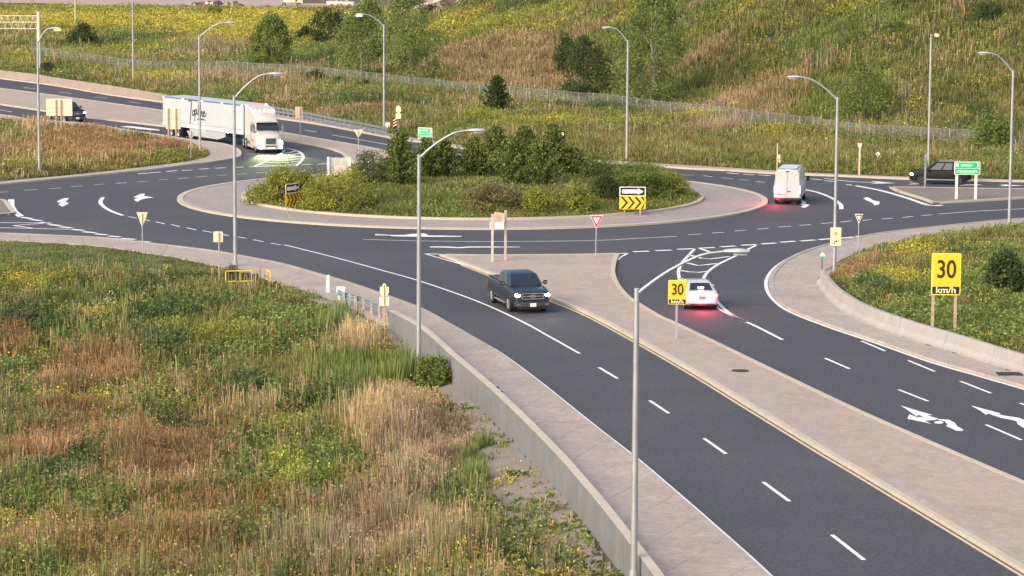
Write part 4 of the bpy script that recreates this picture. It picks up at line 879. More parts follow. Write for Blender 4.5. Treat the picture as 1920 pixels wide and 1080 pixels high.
def greenhouse(parent, name, m, x0b, x1b, x0t, x1t, zb, zt, wb, wt, wins=True, side_split=(.02, .5, .98), bev=.06, glass=M_GLASS):
    """cabin between belt and roof; x0 rear, x1 front"""
    B = [(x0b, -wb, zb), (x1b, -wb, zb), (x1b, wb, zb), (x0b, wb, zb)]; T = [(x0t, -wt, zt), (x1t, -wt, zt), (x1t, wt, zt), (x0t, wt, zt)]
    mid = [((x0t + x1t) / 2, 0, zt + .04)]
    mb = MB(); mb.add(B + T, [(3, 2, 1, 0), (4, 5, 6, 7), (0, 1, 5, 4), (1, 2, 6, 5), (2, 3, 7, 6), (3, 0, 4, 7)]); o = mb.build(name, m, parent, smooth=35, bevel=bev, seg=3)
    F_ = dict(front=(B[1], B[2], T[2], T[1]), rear=(B[3], B[0], T[0], T[3]), right=(B[0], B[1], T[1], T[0]), left=(B[2], B[3], T[3], T[2]))
    if wins:
        mb = MB(); quad_on(mb, F_['front'], .07, .93, .10, .90, .012); mb.build('windscreen', glass, parent)
        mb = MB(); quad_on(mb, F_['rear'], .10, .90, .12, .86, .012); mb.build('rear_window', glass, parent)
        for k in ('right', 'left'):
            for a_, b_ in zip(side_split, side_split[1:]):
                u0, u1 = (a_ + .02, b_ - .02) if k == 'right' else (1 - b_ + .02, 1 - a_ - .02)
                mb = MB(); quad_on(mb, F_[k], u0, u1, .12, .88, .012); mb.build('side_window', glass, parent)
    return o, F_
def wheel(parent, x, y, r, w, rim=M_RIM, z=None):
    z = r if z is None else z; s_ = 1 if y > 0 else -1; mb = MB(); n_ = 20
    prof = [(-w / 2, r * .72), (-w / 2, r * .93), (-w * .38, r), (w * .38, r), (w / 2, r * .93), (w / 2, r * .66)]
    mb.loft([[(x + rr * math.cos(2 * math.pi * j / n_), y + o_ * s_, z + rr * math.sin(2 * math.pi * j / n_)) for j in range(n_)] for o_, rr in prof]); t_ = mb.build('wheel', M_TYRE, parent, smooth=40)
    mb = MB(); mb.loft([[(x + rr * math.cos(2 * math.pi * j / n_), y + o_ * s_, z + rr * math.sin(2 * math.pi * j / n_)) for j in range(n_)] for o_, rr in [(w * .35, r * .64), (w * .52, r * .64), (w * .50, r * .56), (w * .40, r * .50)]])
    for k in range(6):
        a_ = math.tau * k / 6; mb.box((x + r * .33 * math.cos(a_), y + w * .47 * s_, z + r * .33 * math.sin(a_)), (r * .12, .03, r * .12)); mb.tube([(x + r * .1 * math.cos(a_), y + w * .48 * s_, z + r * .1 * math.sin(a_)), (x + r * .58 * math.cos(a_), y + w * .46 * s_, z + r * .58 * math.sin(a_))], r * .07, 5)
    mb.tube([(x, y + w * .4 * s_, z), (x, y + w * .54 * s_, z)], r * .16, 10); mb.build('rim', rim, t_, smooth=30)
def bx(parent, name, c, d, m, bevel=0, **k):
    mb = MB(); mb.box(c, d, **k); return mb.build(name, m, parent, bevel=bevel)
def beam(parent, loc, aim, energy, col, size=math.radians(50), blend=.6):
    l = bpy.data.lights.new('headlight_beam', 'SPOT'); l.energy = energy; l.color = col; l.spot_size = size; l.spot_blend = blend; l.shadow_soft_size = .08
    o = bpy.data.objects.new('headlight_beam', l); COL.objects.link(o); o.parent = parent; o.location = loc; o.rotation_euler = (Vector(loc) - Vector(aim)).to_track_quat('Z', 'Y').to_euler()
def glowlamp(parent, loc, energy, col, r=.12):
    l = bpy.data.lights.new('lamp_glow', 'POINT'); l.energy = energy; l.color = col; l.shadow_soft_size = r
    o = bpy.data.objects.new('lamp_glow', l); COL.objects.link(o); o.parent = parent; o.location = loc
def heading(a, b): return math.atan2(b.y - a.y, b.x - a.x)

def pickup(label, loc, rz, paint, lights=True, cabpaint=None, chrome=M_CHROME, L=5.9, hw_=1.0):
    t = thing('pickup_truck', label, 'pickup truck', loc, rz); xa = (-1.85, 1.85); R = .48
    hw = [(-L / 2, hw_ * .93), (-L / 2 + .1, hw_ * .98), (-1, hw_), (1.9, hw_), (2.6, hw_ * .97), (L / 2 - .08, hw_ * .90), (L / 2, hw_ * .82)]
    top = [(-L / 2, 1.38), (-.72, 1.40), (1.05, 1.36), (1.5, 1.36), (2.6, 1.29), (L / 2 - .05, 1.20), (L / 2, 1.10)]
    low = [(-L / 2, .58), (-2.4, .50), (2.3, .48), (L / 2, .46)]
    body_loft(L, hw, top, low, xa, R, 'body', paint, t)
    # load bed: dark opening with rails
    bx(t, 'load_bed', (-1.86, 0, 1.425), (1.95, hw_ * 1.66, .03), M_BLACKP)
    for s_ in (1, -1): bx(t, 'bed_rail', (-1.86, s_ * hw_ * .90, 1.45), (2.05, .10, .07), paint, .02)
    bx(t, 'tailgate', (-L / 2 + .03, 0, 1.18), (.08, hw_ * 1.66, .50), paint, .02)
    greenhouse(t, 'cab', cabpaint or paint, -.95, 1.72, -.78, .74, 1.34, 2.0, hw_ * .95, hw_ * .74, side_split=(.05, .46, .93), bev=.09)
    bx(t, 'underbody', (0, 0, .46), (L * .86, hw_ * 1.5, .3), M_BLACKP)
    for x in xa:
        for s_ in (1, -1): wheel(t, x, s_ * (hw_ - .13), .43, .29)
    for s_ in (1, -1): bx(t, 'running_board', (0, s_ * (hw_ - .02), .40), (2.3, .16, .06), M_GALV_D, .02)
    xf = L / 2
    bx(t, 'grille', (xf + .0, 0, .95), (.08, hw_ * 1.16, .44), M_BLACKP, .03)
    g = MB()
    for z in (1.12, .97, .82): g.box((xf + .045, 0, z), (.03, hw_ * 1.14, .05))
    g.box((xf + .05, 0, .97), (.03, .36, .12)); g.box((xf + .045, -hw_ * .57, .97), (.03, .05, .36)); g.box((xf + .045, hw_ * .57, .97), (.03, .05, .36)); g.box((xf + .045, 0, .97), (.028, .05, .34)); g.build('grille_bars', chrome, t)
    mb = MB(); mb.loft([[(xf - .12, y_, z) for z in (.38, .66)] + [(xf + .10 - .10 * abs(y_ / hw_) ** 2, y_, z) for z in (.64, .40)] for y_ in [hw_ * k for k in (-.96, -.8, -.4, 0, .4, .8, .96)]]); mb.build('front_bumper', mat('dull_bumper', (.10, .105, .115), .35, .6), t, bevel=.02)
    bx(t, 'number_plate', (xf + .12, 0, .50), (.03, .34, .19), M_PLATE); bx(t, 'air_dam', (xf - .05, 0, .33), (.12, hw_ * 1.6, .14), M_BLACKP)
    bx(t, 'rear_bumper', (-xf - .03, 0, .56), (.14, hw_ * 1.8, .2), chrome, .03)
    for s_ in (1, -1):
        bx(t, 'headlight', (xf - .08, s_ * hw_ * .77, 1.02), (.20, .30, .20), M_HLAMP if lights else M_GLASS, .05)
        bx(t, 'fog_lamp', (xf + .01, s_ * hw_ * .74, .52), (.1, .20, .10), M_CHROME, .02)
        bx(t, 'tail_lamp', (-xf + .02, s_ * hw_ * .90, 1.0), (.09, .13, .40), M_RED, .02)
        mr = bx(t, 'wing_mirror', (1.15, s_ * (hw_ + .17), 1.48), (.14, .24, .22), M_BLACKP, .04); bx(mr, 'mirror_glass', (1.15 + .075, s_ * (hw_ + .17), 1.48), (.01, .12, .06), chrome)
    return t
def car_paint(name, c, rough=.28, metal=.35, coat=.8): return mat(name, c, rough, metal, coat=coat)
P_DARK = car_paint('dark_blue_grey_paint', (.013, .021, .029), .4, .2, .4); P_BLACK = mat('black_paint', (.007, .007, .008), .5, spec=.22); P_WHITE = mat('white_paint', (.50, .49, .48), .3, 0, coat=.5)
P_CAB = car_paint('blue_grey_roof_paint', (.035, .07, .10), .45, .2, .4)

d = (G(1085, 663) - G(900, 565)).normalized(); fc = (G(972, 592) + G(1040, 585)) / 2; rzp = math.atan2(d.y, d.x)
tp = pickup('dark blue-grey crew-cab pickup with lit headlights driving down the lower road', fc - d * 3.05 + Vector((-.22, 0, 0)), rzp, P_DARK, cabpaint=P_CAB, L=6.1, hw_=1.05)
for s_ in (1, -1): beam(tp, (3.05, s_ * .72, .9), (14, s_ * .7, 0), 60, (1, .93, .9))
d = (G(310, 256) - G(60, 226)).normalized(); fc = G(150, 231)
tb = pickup('black pickup with lit headlights half hidden by the wide sign at far left', fc - d * 2.95 + Vector((0, .4, 0)), math.atan2(d.y, d.x) - .12, P_BLACK)
t = pickup('white pickup parked far away on the dirt yard', Vector((0, 0, 0)), .05, P_WHITE, lights=False)
p = GT(639, 15); t.location = p; t.rotation_euler = (0, 0, -.03)

# white sedan braking
def sedan(label, loc, rz):
    t = thing('car', label, 'car', loc, rz); L = 4.6; hw_ = .92
    hw = [(-L / 2, .74), (-L / 2 + .12, .86), (-1.4, hw_), (1.3, hw_), (2.0, .86), (L / 2, .66)]
    top = [(-L / 2, .92), (-L / 2 + .1, 1.04), (-1.5, 1.06), (-.5, 1.0), (.9, .98), (1.6, .90), (2.1, .78), (L / 2, .66)]
    low = [(-L / 2, .40), (-2.0, .26), (1.9, .24), (L / 2, .30)]
    body_loft(L, hw, top, low, (-1.38, 1.42), .37, 'body', P_WHITE, t)
    greenhouse(t, 'cabin', P_WHITE, -1.92, 1.25, -1.0, .42, .98, 1.46, .84, .62, side_split=(.16, .54, .88), bev=.08)
    for x in (-1.38, 1.42):
        for s_ in (1, -1): wheel(t, x, s_ * .80, .33, .22)
    bx(t, 'underbody', (0, 0, .34), (3.9, 1.5, .24), M_BLACKP)
    for s_ in (1, -1):
        tl = bx(t, 'brake_light', (-L / 2 + .06, s_ * .70, .84), (.14, .30, .13), M_TAIL, .03); bx(t, 'side_brake_light', (-L / 2 + .17, s_ * .835, .84), (.22, .05, .12), M_TAIL, .015)
        glowlamp(t, (-L / 2 - .16, s_ * .68, .80), 20, (1, .03, .12))
        bx(t, 'wing_mirror', (.78, s_ * 1.0, 1.02), (.12, .18, .12), P_WHITE, .03)
    bx(t, 'high_brake_light', (-1.60, 0, 1.20), (.06, .34, .07), M_TAILP, .01, rx=0)
    bx(t, 'number_plate', (-L / 2 - .01, 0, .72), (.03, .34, .15), mat('dim_plate', (.16, .10, .10), .6)); bx(t, 'rear_bumper', (-L / 2 + .04, 0, .50), (.12, 1.46, .26), P_WHITE, .05); bx(t, 'diffuser', (-L / 2 + .03, 0, .34), (.14, 1.3, .10), M_BLACKP, .02)
    glowlamp(t, (-L / 2 - .5, 0, .5), 60, (1, .04, .14), .2)
    return t
rc_ = (G(1284, 583) + G(1345, 583)) / 2
sedan('white car with glowing red brake lights behind the small speed sign', rc_ + Vector((-.1, 2.35, 0)), math.radians(94))

# white high-roof van, seen from behind
def van(label, loc, rz):
    t = thing('van', label, 'van', loc, rz); L = 6.0
    secs = []
    for x, zt, w in ((-3.0, 2.58, .96), (-2.9, 2.66, .99), (1.1, 2.70, 1.0), (1.5, 2.60, .99), (2.25, 1.45, .97), (2.9, 1.15, .90), (3.0, .95, .80)):
        zt2 = zt; half = [(w * .96, .42), (w, .55), (w, min(1.2, zt2 - .2)), (w * (.88 if zt > 2 else .9), zt2 - .22 if zt > 2 else zt2 - .1), (w * .76, zt2 - .03), (0, zt2)]
        secs.append([(x, y, z) for y, z in half] + [(x, -y, z) for y, z in reversed(half[:-1])])
    mb = MB(); mb.loft(secs); mb.build('body', P_WHITE, t, smooth=35, bevel=.03)
    mb = MB(); mb.box((-1.1, 0, 2.70), (3.2, 1.3, .02)); mb.build('roof_panel', mat('roof_pale_blue', (.50, .56, .66), .5), t)
    for s_ in (1, -1):
        mb = MB(); mb.box((-3.015, s_ * .455, 1.48), (.03, .88, 1.86)); mb.build('rear_door', P_WHITE, t, bevel=.02)
        bx(t, 'brake_light', (-3.02, s_ * .93, 1.15), (.10, .10, .55), M_TAIL if s_ > 0 else M_TAILP, .02)
        bx(t, 'wing_mirror', (1.9, s_ * 1.16, 1.6), (.16, .22, .36), M_BLACKP, .04)
        for x in (-1.9, 1.9): wheel(t, x, s_ * .86, .36, .24)
    bx(t, 'door_seam', (-3.035, 0, 1.48), (.006, .02, 1.8), mat('seam_grey', (.4, .4, .4), .7))
    bx(t, 'high_brake_light', (-3.0, 0, 2.50), (.08, .26, .07), M_BLACKP, .01)
    bx(t, 'door_handle', (-3.05, -.14, 1.02), (.04, .30, .05), M_BLACKP); bx(t, 'badge', (-3.045, .04, 1.22), (.02, .13, .13), M_GALV_D)
    bx(t, 'plate_recess', (-3.04, .46, .76), (.03, .6, .05), M_BLACKP); bx(t, 'number_plate', (-3.04, .46, .64), (.03, .44, .12), M_PLATE)
    bx(t, 'rear_bumper', (-3.05, 0, .46), (.16, 1.9, .14), M_BLACKP, .02); bx(t, 'underbody', (0, 0, .42), (5.6, 1.6, .3), M_BLACKP)
    glowlamp(t, (-3.25, 1.05, 1.1), 75, (1, .03, .10)); glowlamp(t, (-3.4, .7, .45), 25, (1, .03, .10))
    return t
rc_ = (G(1449, 386) + G(1503, 383)) / 2
van('white high-roof van with red brake lights circling right of the planted island', rc_ + Vector((.5, 3.0, 0)), math.radians(80))

# black crossover, side on
def suv(label, loc, rz):
    t = thing('suv', label, 'SUV', loc, rz); L = 4.9; hw_ = .96
    hw = [(-L / 2, .80), (-2.2, .90), (-1.2, hw_), (1.2, hw_), (2.1, .90), (L / 2, .70)]
    top = [(-L / 2, 1.05), (-2.2, 1.18), (-1, 1.16), (.9, 1.12), (1.2, 1.14), (2.0, 1.10), (2.3, 1.02), (L / 2, .86)]
    low = [(-L / 2, .45), (-2.0, .30), (1.9, .28), (L / 2, .34)]
    body_loft(L, hw, top, low, (-1.45, 1.48), .42, 'body', P_BLACK, t)
    greenhouse(t, 'cabin', P_BLACK, -2.25, 1.30, -1.85, .42, 1.10, 1.80, .88, .68, side_split=(.10, .36, .62, .90), bev=.08, glass=mat('side_glass_reflecting', (.02, .032, .04), .15, spec=.6))
    for x in (-1.45, 1.48):
        for s_ in (1, -1): wheel(t, x, s_ * .84, .37, .24, mat('dark_rim', (.08, .08, .09), .4, .6))
    bx(t, 'underbody', (0, 0, .38), (4.2, 1.6, .26), M_BLACKP)
    for s_ in (1, -1):
        bx(t, 'headlight', (2.24, s_ * .74, .80), (.26, .22, .15), M_HLAMP, .03); bx(t, 'fog_lamp', (2.30, s_ * .64, .56), (.12, .16, .08), M_HLAMP, .02)
        bx(t, 'tail_lamp', (-2.36, s_ * .78, .95), (.12, .2, .14), M_RED, .02); bx(t, 'wing_mirror', (.85, s_ * 1.05, 1.12), (.16, .18, .14), P_BLACK, .03)
        bx(t, 'door_sill', (0, s_ * .955, .40), (2.3, .04, .08), M_GALV_D, .01); bx(t, 'roof_rail', (-.7, s_ * .66, 1.84), (1.7, .04, .04), M_CHROME)
    bx(t, 'grille', (2.43, 0, .62), (.06, 1.0, .24), M_BLACKP)
    return t
a_, b_ = G(1713, 343), G(1920, 347.5)
suv('black SUV driving left behind the green sign at the right', (G(1716, 345.5) + G(1816, 347)) / 2 + Vector((0, .9, 0)), math.atan2(a_.y - b_.y, a_.x - b_.x))

# articulated lorry
def lorry():
    f0 = G(508, 288); hd = Vector((.27, -.963, 0)).normalized(); rz = math.atan2(hd.y, hd.x); Lc = 6.9
    t = thing('semi_truck', 'white articulated lorry with lit lamps and lettered trailer entering the junction', 'truck', f0 - hd * Lc / 2, rz)
    X = Lc / 2; W_ = mat('lorry_white', (.54, .515, .47), .35, coat=.4)
    # bonnet
    secs = []
    for x, zt, zl, w in ((X - 2.1, 1.98, .75, 1.10), (X - 1.5, 1.90, .70, 1.10), (X - .7, 1.72, .62, 1.08), (X - .2, 1.55, .60, .98), (X, 1.30, .62, .84)):
        half = [(w, zl), (w + .02, zl + .4), (w * .98, zt - .35), (w * .80, zt - .08), (w * .4, zt), (0, zt + .03)]
        secs.append([(x, y, z) for y, z in half] + [(x, -y, z) for y, z in reversed(half[:-1])])
    mb = MB(); mb.loft(secs); mb.build('bonnet', W_, t, smooth=40)
    greenhouse(t, 'cab', W_, X - 3.6, X - 1.55, X - 3.6, X - 2.15, 1.0, 2.72, 1.12, 1.02, wins=False, bev=.08)
    B = [(X - 1.62, -1.06, 1.86), (X - 1.62, 1.06, 1.86), (X - 2.06, .98, 2.62), (X - 2.06, -.98, 2.62)]; mb = MB(); quad_on(mb, B, .03, .97, .05, .95, .14); mb.build('windscreen', M_GLASS, t)
    # sleeper and roof fairing
    bx(t, 'sleeper', (X - 4.85, 0, 2.05), (2.7, 2.36, 2.5), W_, .10); bx(t, 'air_fairing', (X - 6.2, 1.12, 2.3), (.5, .05, 2.9), W_); bx(t, 'air_fairing', (X - 6.2, -1.12, 2.3), (.5, .05, 2.9), W_)
    secs = [[(x, y, z) for y, z in ((w, 2.60), (w, zt - .15), (w * .85, zt), (-w * .85, zt), (-w, zt - .15), (-w, 2.60))] for x, zt, w in ((X - 1.95, 2.80, .92), (X - 2.3, 3.15, 1.0), (X - 2.9, 3.55, 1.08), (X - 3.8, 3.80, 1.14), (X - 6.1, 3.90, 1.18))]
    mb = MB(); mb.loft(secs); mb.build('roof_fairing', W_, t, smooth=35, bevel=.04)
    bx(t, 'visor', (X - 1.9, 0, 2.70), (.5, 2.0, .10), W_, .03)
    bx(t, 'fairing_lettering', (X - 2.62, 0, 3.42), (.02, .6, .06), mat('faded_orange', (.8, .45, .3), .6))
    bx(t, 'grille', (X + .0, 0, 1.10), (.08, .92, .52), mat('grille_dark_blue', (.03, .04, .06), .4), .02)
    g = MB()
    for k in range(5): g.box((X + .05, 0, .92 + k * .1), (.02, .88, .03))
    g.build('grille_bars', M_CHROME, t)
    mb = MB(); mb.loft([[(X - .5 - .25 * abs(y_) ** 3, y_, .35), (X - .5 - .25 * abs(y_) ** 3, y_, .80), (X + .22 - .3 * abs(y_) ** 3, y_, .74), (X + .18 - .3 * abs(y_) ** 3, y_, .38)] for y_ in (-1.16, -.9, -.5, 0, .5, .9, 1.16)]); mb.build('front_bumper', W_, t, bevel=.03)
    bx(t, 'bumper_intake', (X + .19, 0, .66), (.06, .95, .12), M_BLACKP); bx(t, 'lower_intake', (X + .18, 0, .52), (.06, .6, .10), mat('pale_green_glow', (.7, .8, .4), .4, emit=(.75, 1, .4), estr=1.2))  # lower intake is given a weak pale green glow of its own
    for s_ in (1, -1):
        bx(t, 'headlight', (X - .16, s_ * .88, .98), (.36, .34, .30), M_HLAMP, .05)
        bx(t, 'fog_lamp', (X + .02, s_ * .86, .55), (.14, .26, .12), M_HLAMP, .02)
        beam(t, (X + .3, s_ * .85, .85), (X + 4.2, s_ * .6, 0), 1000, (.80, 1, .38), math.radians(62))
        mb = MB(); mb.loft([[(X - 1.3 + .75 * math.cos(a2), s_ * yy, .55 + .75 * math.sin(a2) * .9) for a2 in [math.pi * k / 8 for k in range(9)]] for yy in (.95, 1.22)]); mb.build('wheel_arch', W_, t, smooth=40)
        wheel(t, X - 1.3, s_ * 1.02, .52, .30); 
        m_ = bx(t, 'wing_mirror', (X - 1.75, s_ * 1.42, 2.15), (.16, .22, .62), M_CHROME, .04); bx(m_, 'bracket', (X - 1.8, s_ * 1.24, 2.3), (.05, .3, .05), M_BLACKP)
        bx(t, 'hood_mirror', (X - .7, s_ * 1.22, 1.9), (.12, .16, .2), M_CHROME, .04)
        mb = MB(); mb.plate([(X - 3.35, s_ * 1.135, 1.75), (X - 2.0, s_ * 1.135, 1.7), (X - 2.25, s_ * 1.09, 2.5), (X - 3.35, s_ * 1.09, 2.5)], (0, s_, 0), .02); mb.build('side_window', M_GLASS, t)
        bx(t, 'side_skirt', (X - 4.0, s_ * 1.12, .62), (3.0, .12, .62), W_, .03); bx(t, 'fuel_tank', (X - 4.2, s_ * .95, .72), (1.6, .5, .55), M_CHROME, .12)
        for x in (X - 5.5, X - 6.75): wheel(t, x, s_ * .98, .52, .50, M_CHROME)
        bx(t, 'door_line', (X - 3.45, s_ * 1.15, 1.7), (.03, .02, 1.5), M_GALV_D)
    for k in range(5): bx(t, 'roof_marker', (X - 3.0, (k - 2) * .42, 3.66), (.08, .12, .05), M_AMBER)
    bx(t, 'chassis', (X - 4.2, 0, .75), (5.6, .9, .35), M_BLACKP); bx(t, 'coupling_plate', (X - 6.1, 0, 1.05), (1.1, .9, .12), M_BLACKP)
    # trailer: its own frame inside the same thing
    nf = G(455, 196, 3.88); nr = G(306, 179.5, 3.88); dv = (nf - nr); dv.z = 0; Lt = dv.length + .3; dv.normalize(); out = Vector((-dv.y, dv.x, 0)) * -1   # camera side is to the right of travel
    if out.y > 0: out = -out
    cen = (nf + nr) / 2; cen.z = 0; cen = cen - out * 1.3
    loc = t.matrix_basis.inverted() if False else Matrix.Translation(t.location) @ Matrix.Rotation(rz, 4, 'Z')
    rt = math.atan2(dv.y, dv.x); M = loc.inverted() @ Matrix.Translation(cen) @ Matrix.Rotation(rt, 4, 'Z')
    def fin(o): o.matrix_local = M; return o
    TB = mat('trailer_white', (.44, .49, .53), .45, noise=.06, nscale=.8); side = -1   # local -y is right-hand side
    if (Matrix.Rotation(rt, 3, 'Z') @ Vector((0, -1, 0))).dot(out) < 0: side = 1
    bxw = fin(bx(t, 'gap_shade_panel', (Lt / 2 + .03, 0, 2.48), (.08, 2.5, 2.6), M_BLACKP)); bxw.matrix_local = M; tr = fin(bx(t, 'trailer_box', (0, 0, 2.51), (Lt, 2.56, 2.70), TB, .04)); tr.parent = t; tr.matrix_local = M  # black panel added over the trailer front as shade in the gap behind the cab
    def sub(o): o.parent = tr; return o
    def sbx(name, c, d, m, bevel=0): return sub(bx(None, name, c, d, m, bevel))
    for s_ in (1, -1):
        sbx('top_rail', (0, s_ * 1.29, 3.80), (Lt, .05, .10), mat('rail_blue_grey', (.10, .13, .2), .5)); sbx('bottom_rail', (0, s_ * 1.30, 1.24), (Lt, .05, .22), mat('rail_grey', (.55, .58, .62), .5))
        sbx('side_groove', (0, s_ * 1.285, 1.55), (Lt, .02, .04), mat('groove_grey', (.28, .33, .38), .6))
        for k in range(5): sbx('marker_light', (-Lt / 2 + .25 + k * (Lt - .5) / 4, s_ * 1.33, 3.78), (.14, .06, .10), M_AMBER if k else M_TAILP)
        for k in range(3): sbx('side_marker_light', (-Lt / 2 + 3.4 + k * (Lt - 4.4) / 2.4, s_ * 1.34, 1.16), (.13, .06, .10), M_AMBER)
        mb = MB(); x0, x1 = -Lt / 2 + 4.9, Lt / 2 - 3.4; mb.plate([(x0, s_ * 1.24, 1.15), (x1, s_ * 1.24, 1.15), (x1, s_ * 1.24, .70), (x1 - 1.4, s_ * 1.24, .38), (x0 + .8, s_ * 1.24, .42)], (0, s_, 0), .05); sub(mb.build('side_skirt', mat('skirt_pale', (.38, .40, .43), .5)))
        for x in (-Lt / 2 + 1.5, -Lt / 2 + 2.8): 
            wheel(None, x, s_ * 1.0, .52, .50, M_CHROME)
        sbx('mud_flap', (-Lt / 2 + 3.7, s_ * 1.0, .62), (.05, .6, .8), M_BLACKP)
        for k in range(2): sbx('landing_leg', (Lt / 2 - 3.0, s_ * .8, .6), (.14, .14, 1.1 - k * .2), M_BLACKP) if k == 0 else None
    sbx('under_frame', (-Lt / 2 + 2.3, 0, .95), (4.0, 1.6, .4), M_BLACKP); sbx('front_header', (Lt / 2 + .08, 0, 3.78), (.06, 2.3, .10), mat('lit_orange_header', (.9, .3, .12), .5, emit=(1, .12, .05), estr=.8))
    sbx('underside', (0, 0, 1.12), (Lt * .96, 2.1, .1), M_BLACKP)
    for s_ in (1, -1): sbx('header_lamp', (Lt / 2 + .10, s_ * 1.05, 3.80), (.08, .24, .10), M_AMBER)
    for w in [o for o in bpy.data.objects if o.name.startswith('wheel') and o.parent is None]: w.parent = t; w.matrix_local = M
    # brush lettering on the camera side
    strokes = [[(-1.55, .95), (-1.0, 1.1), (-.45, 1.12), (-.1, 1.05)], [(-1.0, 1.08), (-1.1, .2), (-1.25, -.9), (-1.32, -1.35)], [(-.85, -.25), (-.62, .1), (-.45, -.2), (-.7, -.45), (-.85, -.25)], [(-.35, .15), (-.38, -.5), (-.42, -1.0)], [(-.35, .1), (-.1, .2), (-.08, -.2), (-.35, -.3)], [(.15, -.35), (.35, .6), (.45, 1.15), (.32, .9), (.25, .2), (.32, -.4)], [(.5, .05), (.48, -.4), (.58, -.42)], [(.55, .42), (.58, .46)], [(.75, .05), (.72, -.45), (.85, -.0), (1.0, .05), (1.0, -.42), (1.12, -.42)], [(1.2, -.2), (1.45, -.05), (1.38, .12), (1.22, -.05), (1.3, -.42), (1.62, -.32), (1.75, -.1)], [(.1, -.78), (.7, -.70), (1.4, -.78)]]
    mb = MB(); R_ = 1 if side < 0 else -1
    for st in strokes:
        pts = [Vector((x * 1.0 * R_, side * 1.30, z * .92 + 2.75)) for x, z in st]; pts = smooth_line(pts, .08) if len(pts) > 2 else pts
        for a2, b2 in zip(pts, pts[1:]):
            dd = (b2 - a2); nn_ = Vector((-dd.z, 0, dd.x)).normalized() * .06; ex = dd.normalized() * .02
            mb.plate([a2 - nn_ - ex, b2 - nn_ + ex, b2 + nn_ + ex, a2 + nn_ - ex], (0, side, 0), .006)
    sc_ = mb.build('brush_lettering', mat('lettering_black', (.02, .02, .03), .6)); sc_.parent = tr; sc_.location = (-1.0, 0, 0)
    return t
lorry()

# far yard: cream vehicle, scrap, logs, trailer
t = thing('parked_trailer', 'cream box-bodied vehicle parked on the dirt yard left of the white pickup', 'trailer', GT(543, 12), .05)
bx(t, 'box_body', (0, 0, 1.9), (2.5, 2.2, 1.9), mat('cream_box', (.75, .68, .5), .6), .06); bx(t, 'flat_deck', (.3, 0, .85), (4.2, 2.1, .25), mat('deck_tan', (.45, .38, .3), .8), .03); bx(t, 'bonnet', (2.2, 0, .95), (1.2, 1.7, .7), mat('cream_box', (0, 0, 0)), .1)
for x in (-1.2, 1.9):
    for s_ in (1, -1): wheel(t, x, s_ * .95, .42, .26)
def pile(name, label, cat, px, n_, spread, sizes, mats_, seedv, long=False):
    rr = random.Random(seedv); b = GT(*px); t = thing(name, label, cat, b)
    for m_i, m_ in enumerate(mats_):
        mb = MB()
        for k in range(n_):
            x, y = rr.uniform(-spread, spread), rr.uniform(-2, 2); z = rr.uniform(.2, 1.5) * (1 - abs(x) / spread * .7); s_ = rr.uniform(*sizes)
            if long:
                a_ = rr.uniform(-.5, .5); d_ = Vector((math.cos(a_), rr.uniform(-.4, .4), math.sin(a_))) * rr.uniform(1.5, 3.2); p_ = Vector((x, y, z)); mb.tube([p_ - d_, p_, p_ + d_ * .9 + Vector((0, 0, rr.uniform(-.3, .3)))], [.25, .2, .10], 7)
            else: mb.box((x, y, z), (s_ * 1.5, s_, s_ * .7), rz=rr.uniform(0, 3), top=rr.uniform(.5, 1), rx=rr.uniform(-.4, .4))
        o = mb.build('log' if long else 'chunk', m_, t)
    return t
pile('log_pile', 'tangled pile of pale bare logs on the far crest', 'log pile', (845, 17), 9, 5.5, (0, 0), [mat('bare_wood', (.55, .47, .42), .9, noise=.3, nscale=2), M_BARK], 3, True)
pile('scrap_pile', 'jumbled dark and white scrap pile on the dirt yard behind the date-side field', 'scrap pile', (395, 16), 12, 4.5, (.4, 1.3), [M_BLACKP, mat('scrap_pale', (.6, .55, .45), .8), mat('scrap_rust', (.35, .15, .12), .9)], 5)
bpy.data.objects['scrap_pile']['label'] = 'jumbled dark and pale scrap heap at the left of the dirt yard'
pile('scrap_pile', 'low heap of white-topped dark scrap at the edge of the dirt yard', 'scrap pile', (432, 15), 8, 2.6, (.5, 1.2), [M_BLACKP, mat('scrap_white', (.8, .75, .75), .6)], 8)
t = thing('flatbed_trailer', 'long pale low frame lying along the far crest beyond the logs', 'trailer', GT(945, 3), 0); bx(t, 'bed', (0, 0, .9), (15, 2, .18), M_PALE)
for x in (-6.5, -4, 0, 4.5): bx(t, 'upright', (x, 0, 1.3), (.35, .3, .9), M_PALE)
for x in (-5.5, 5.5): wheel(t, x, -.9, .45, .3)

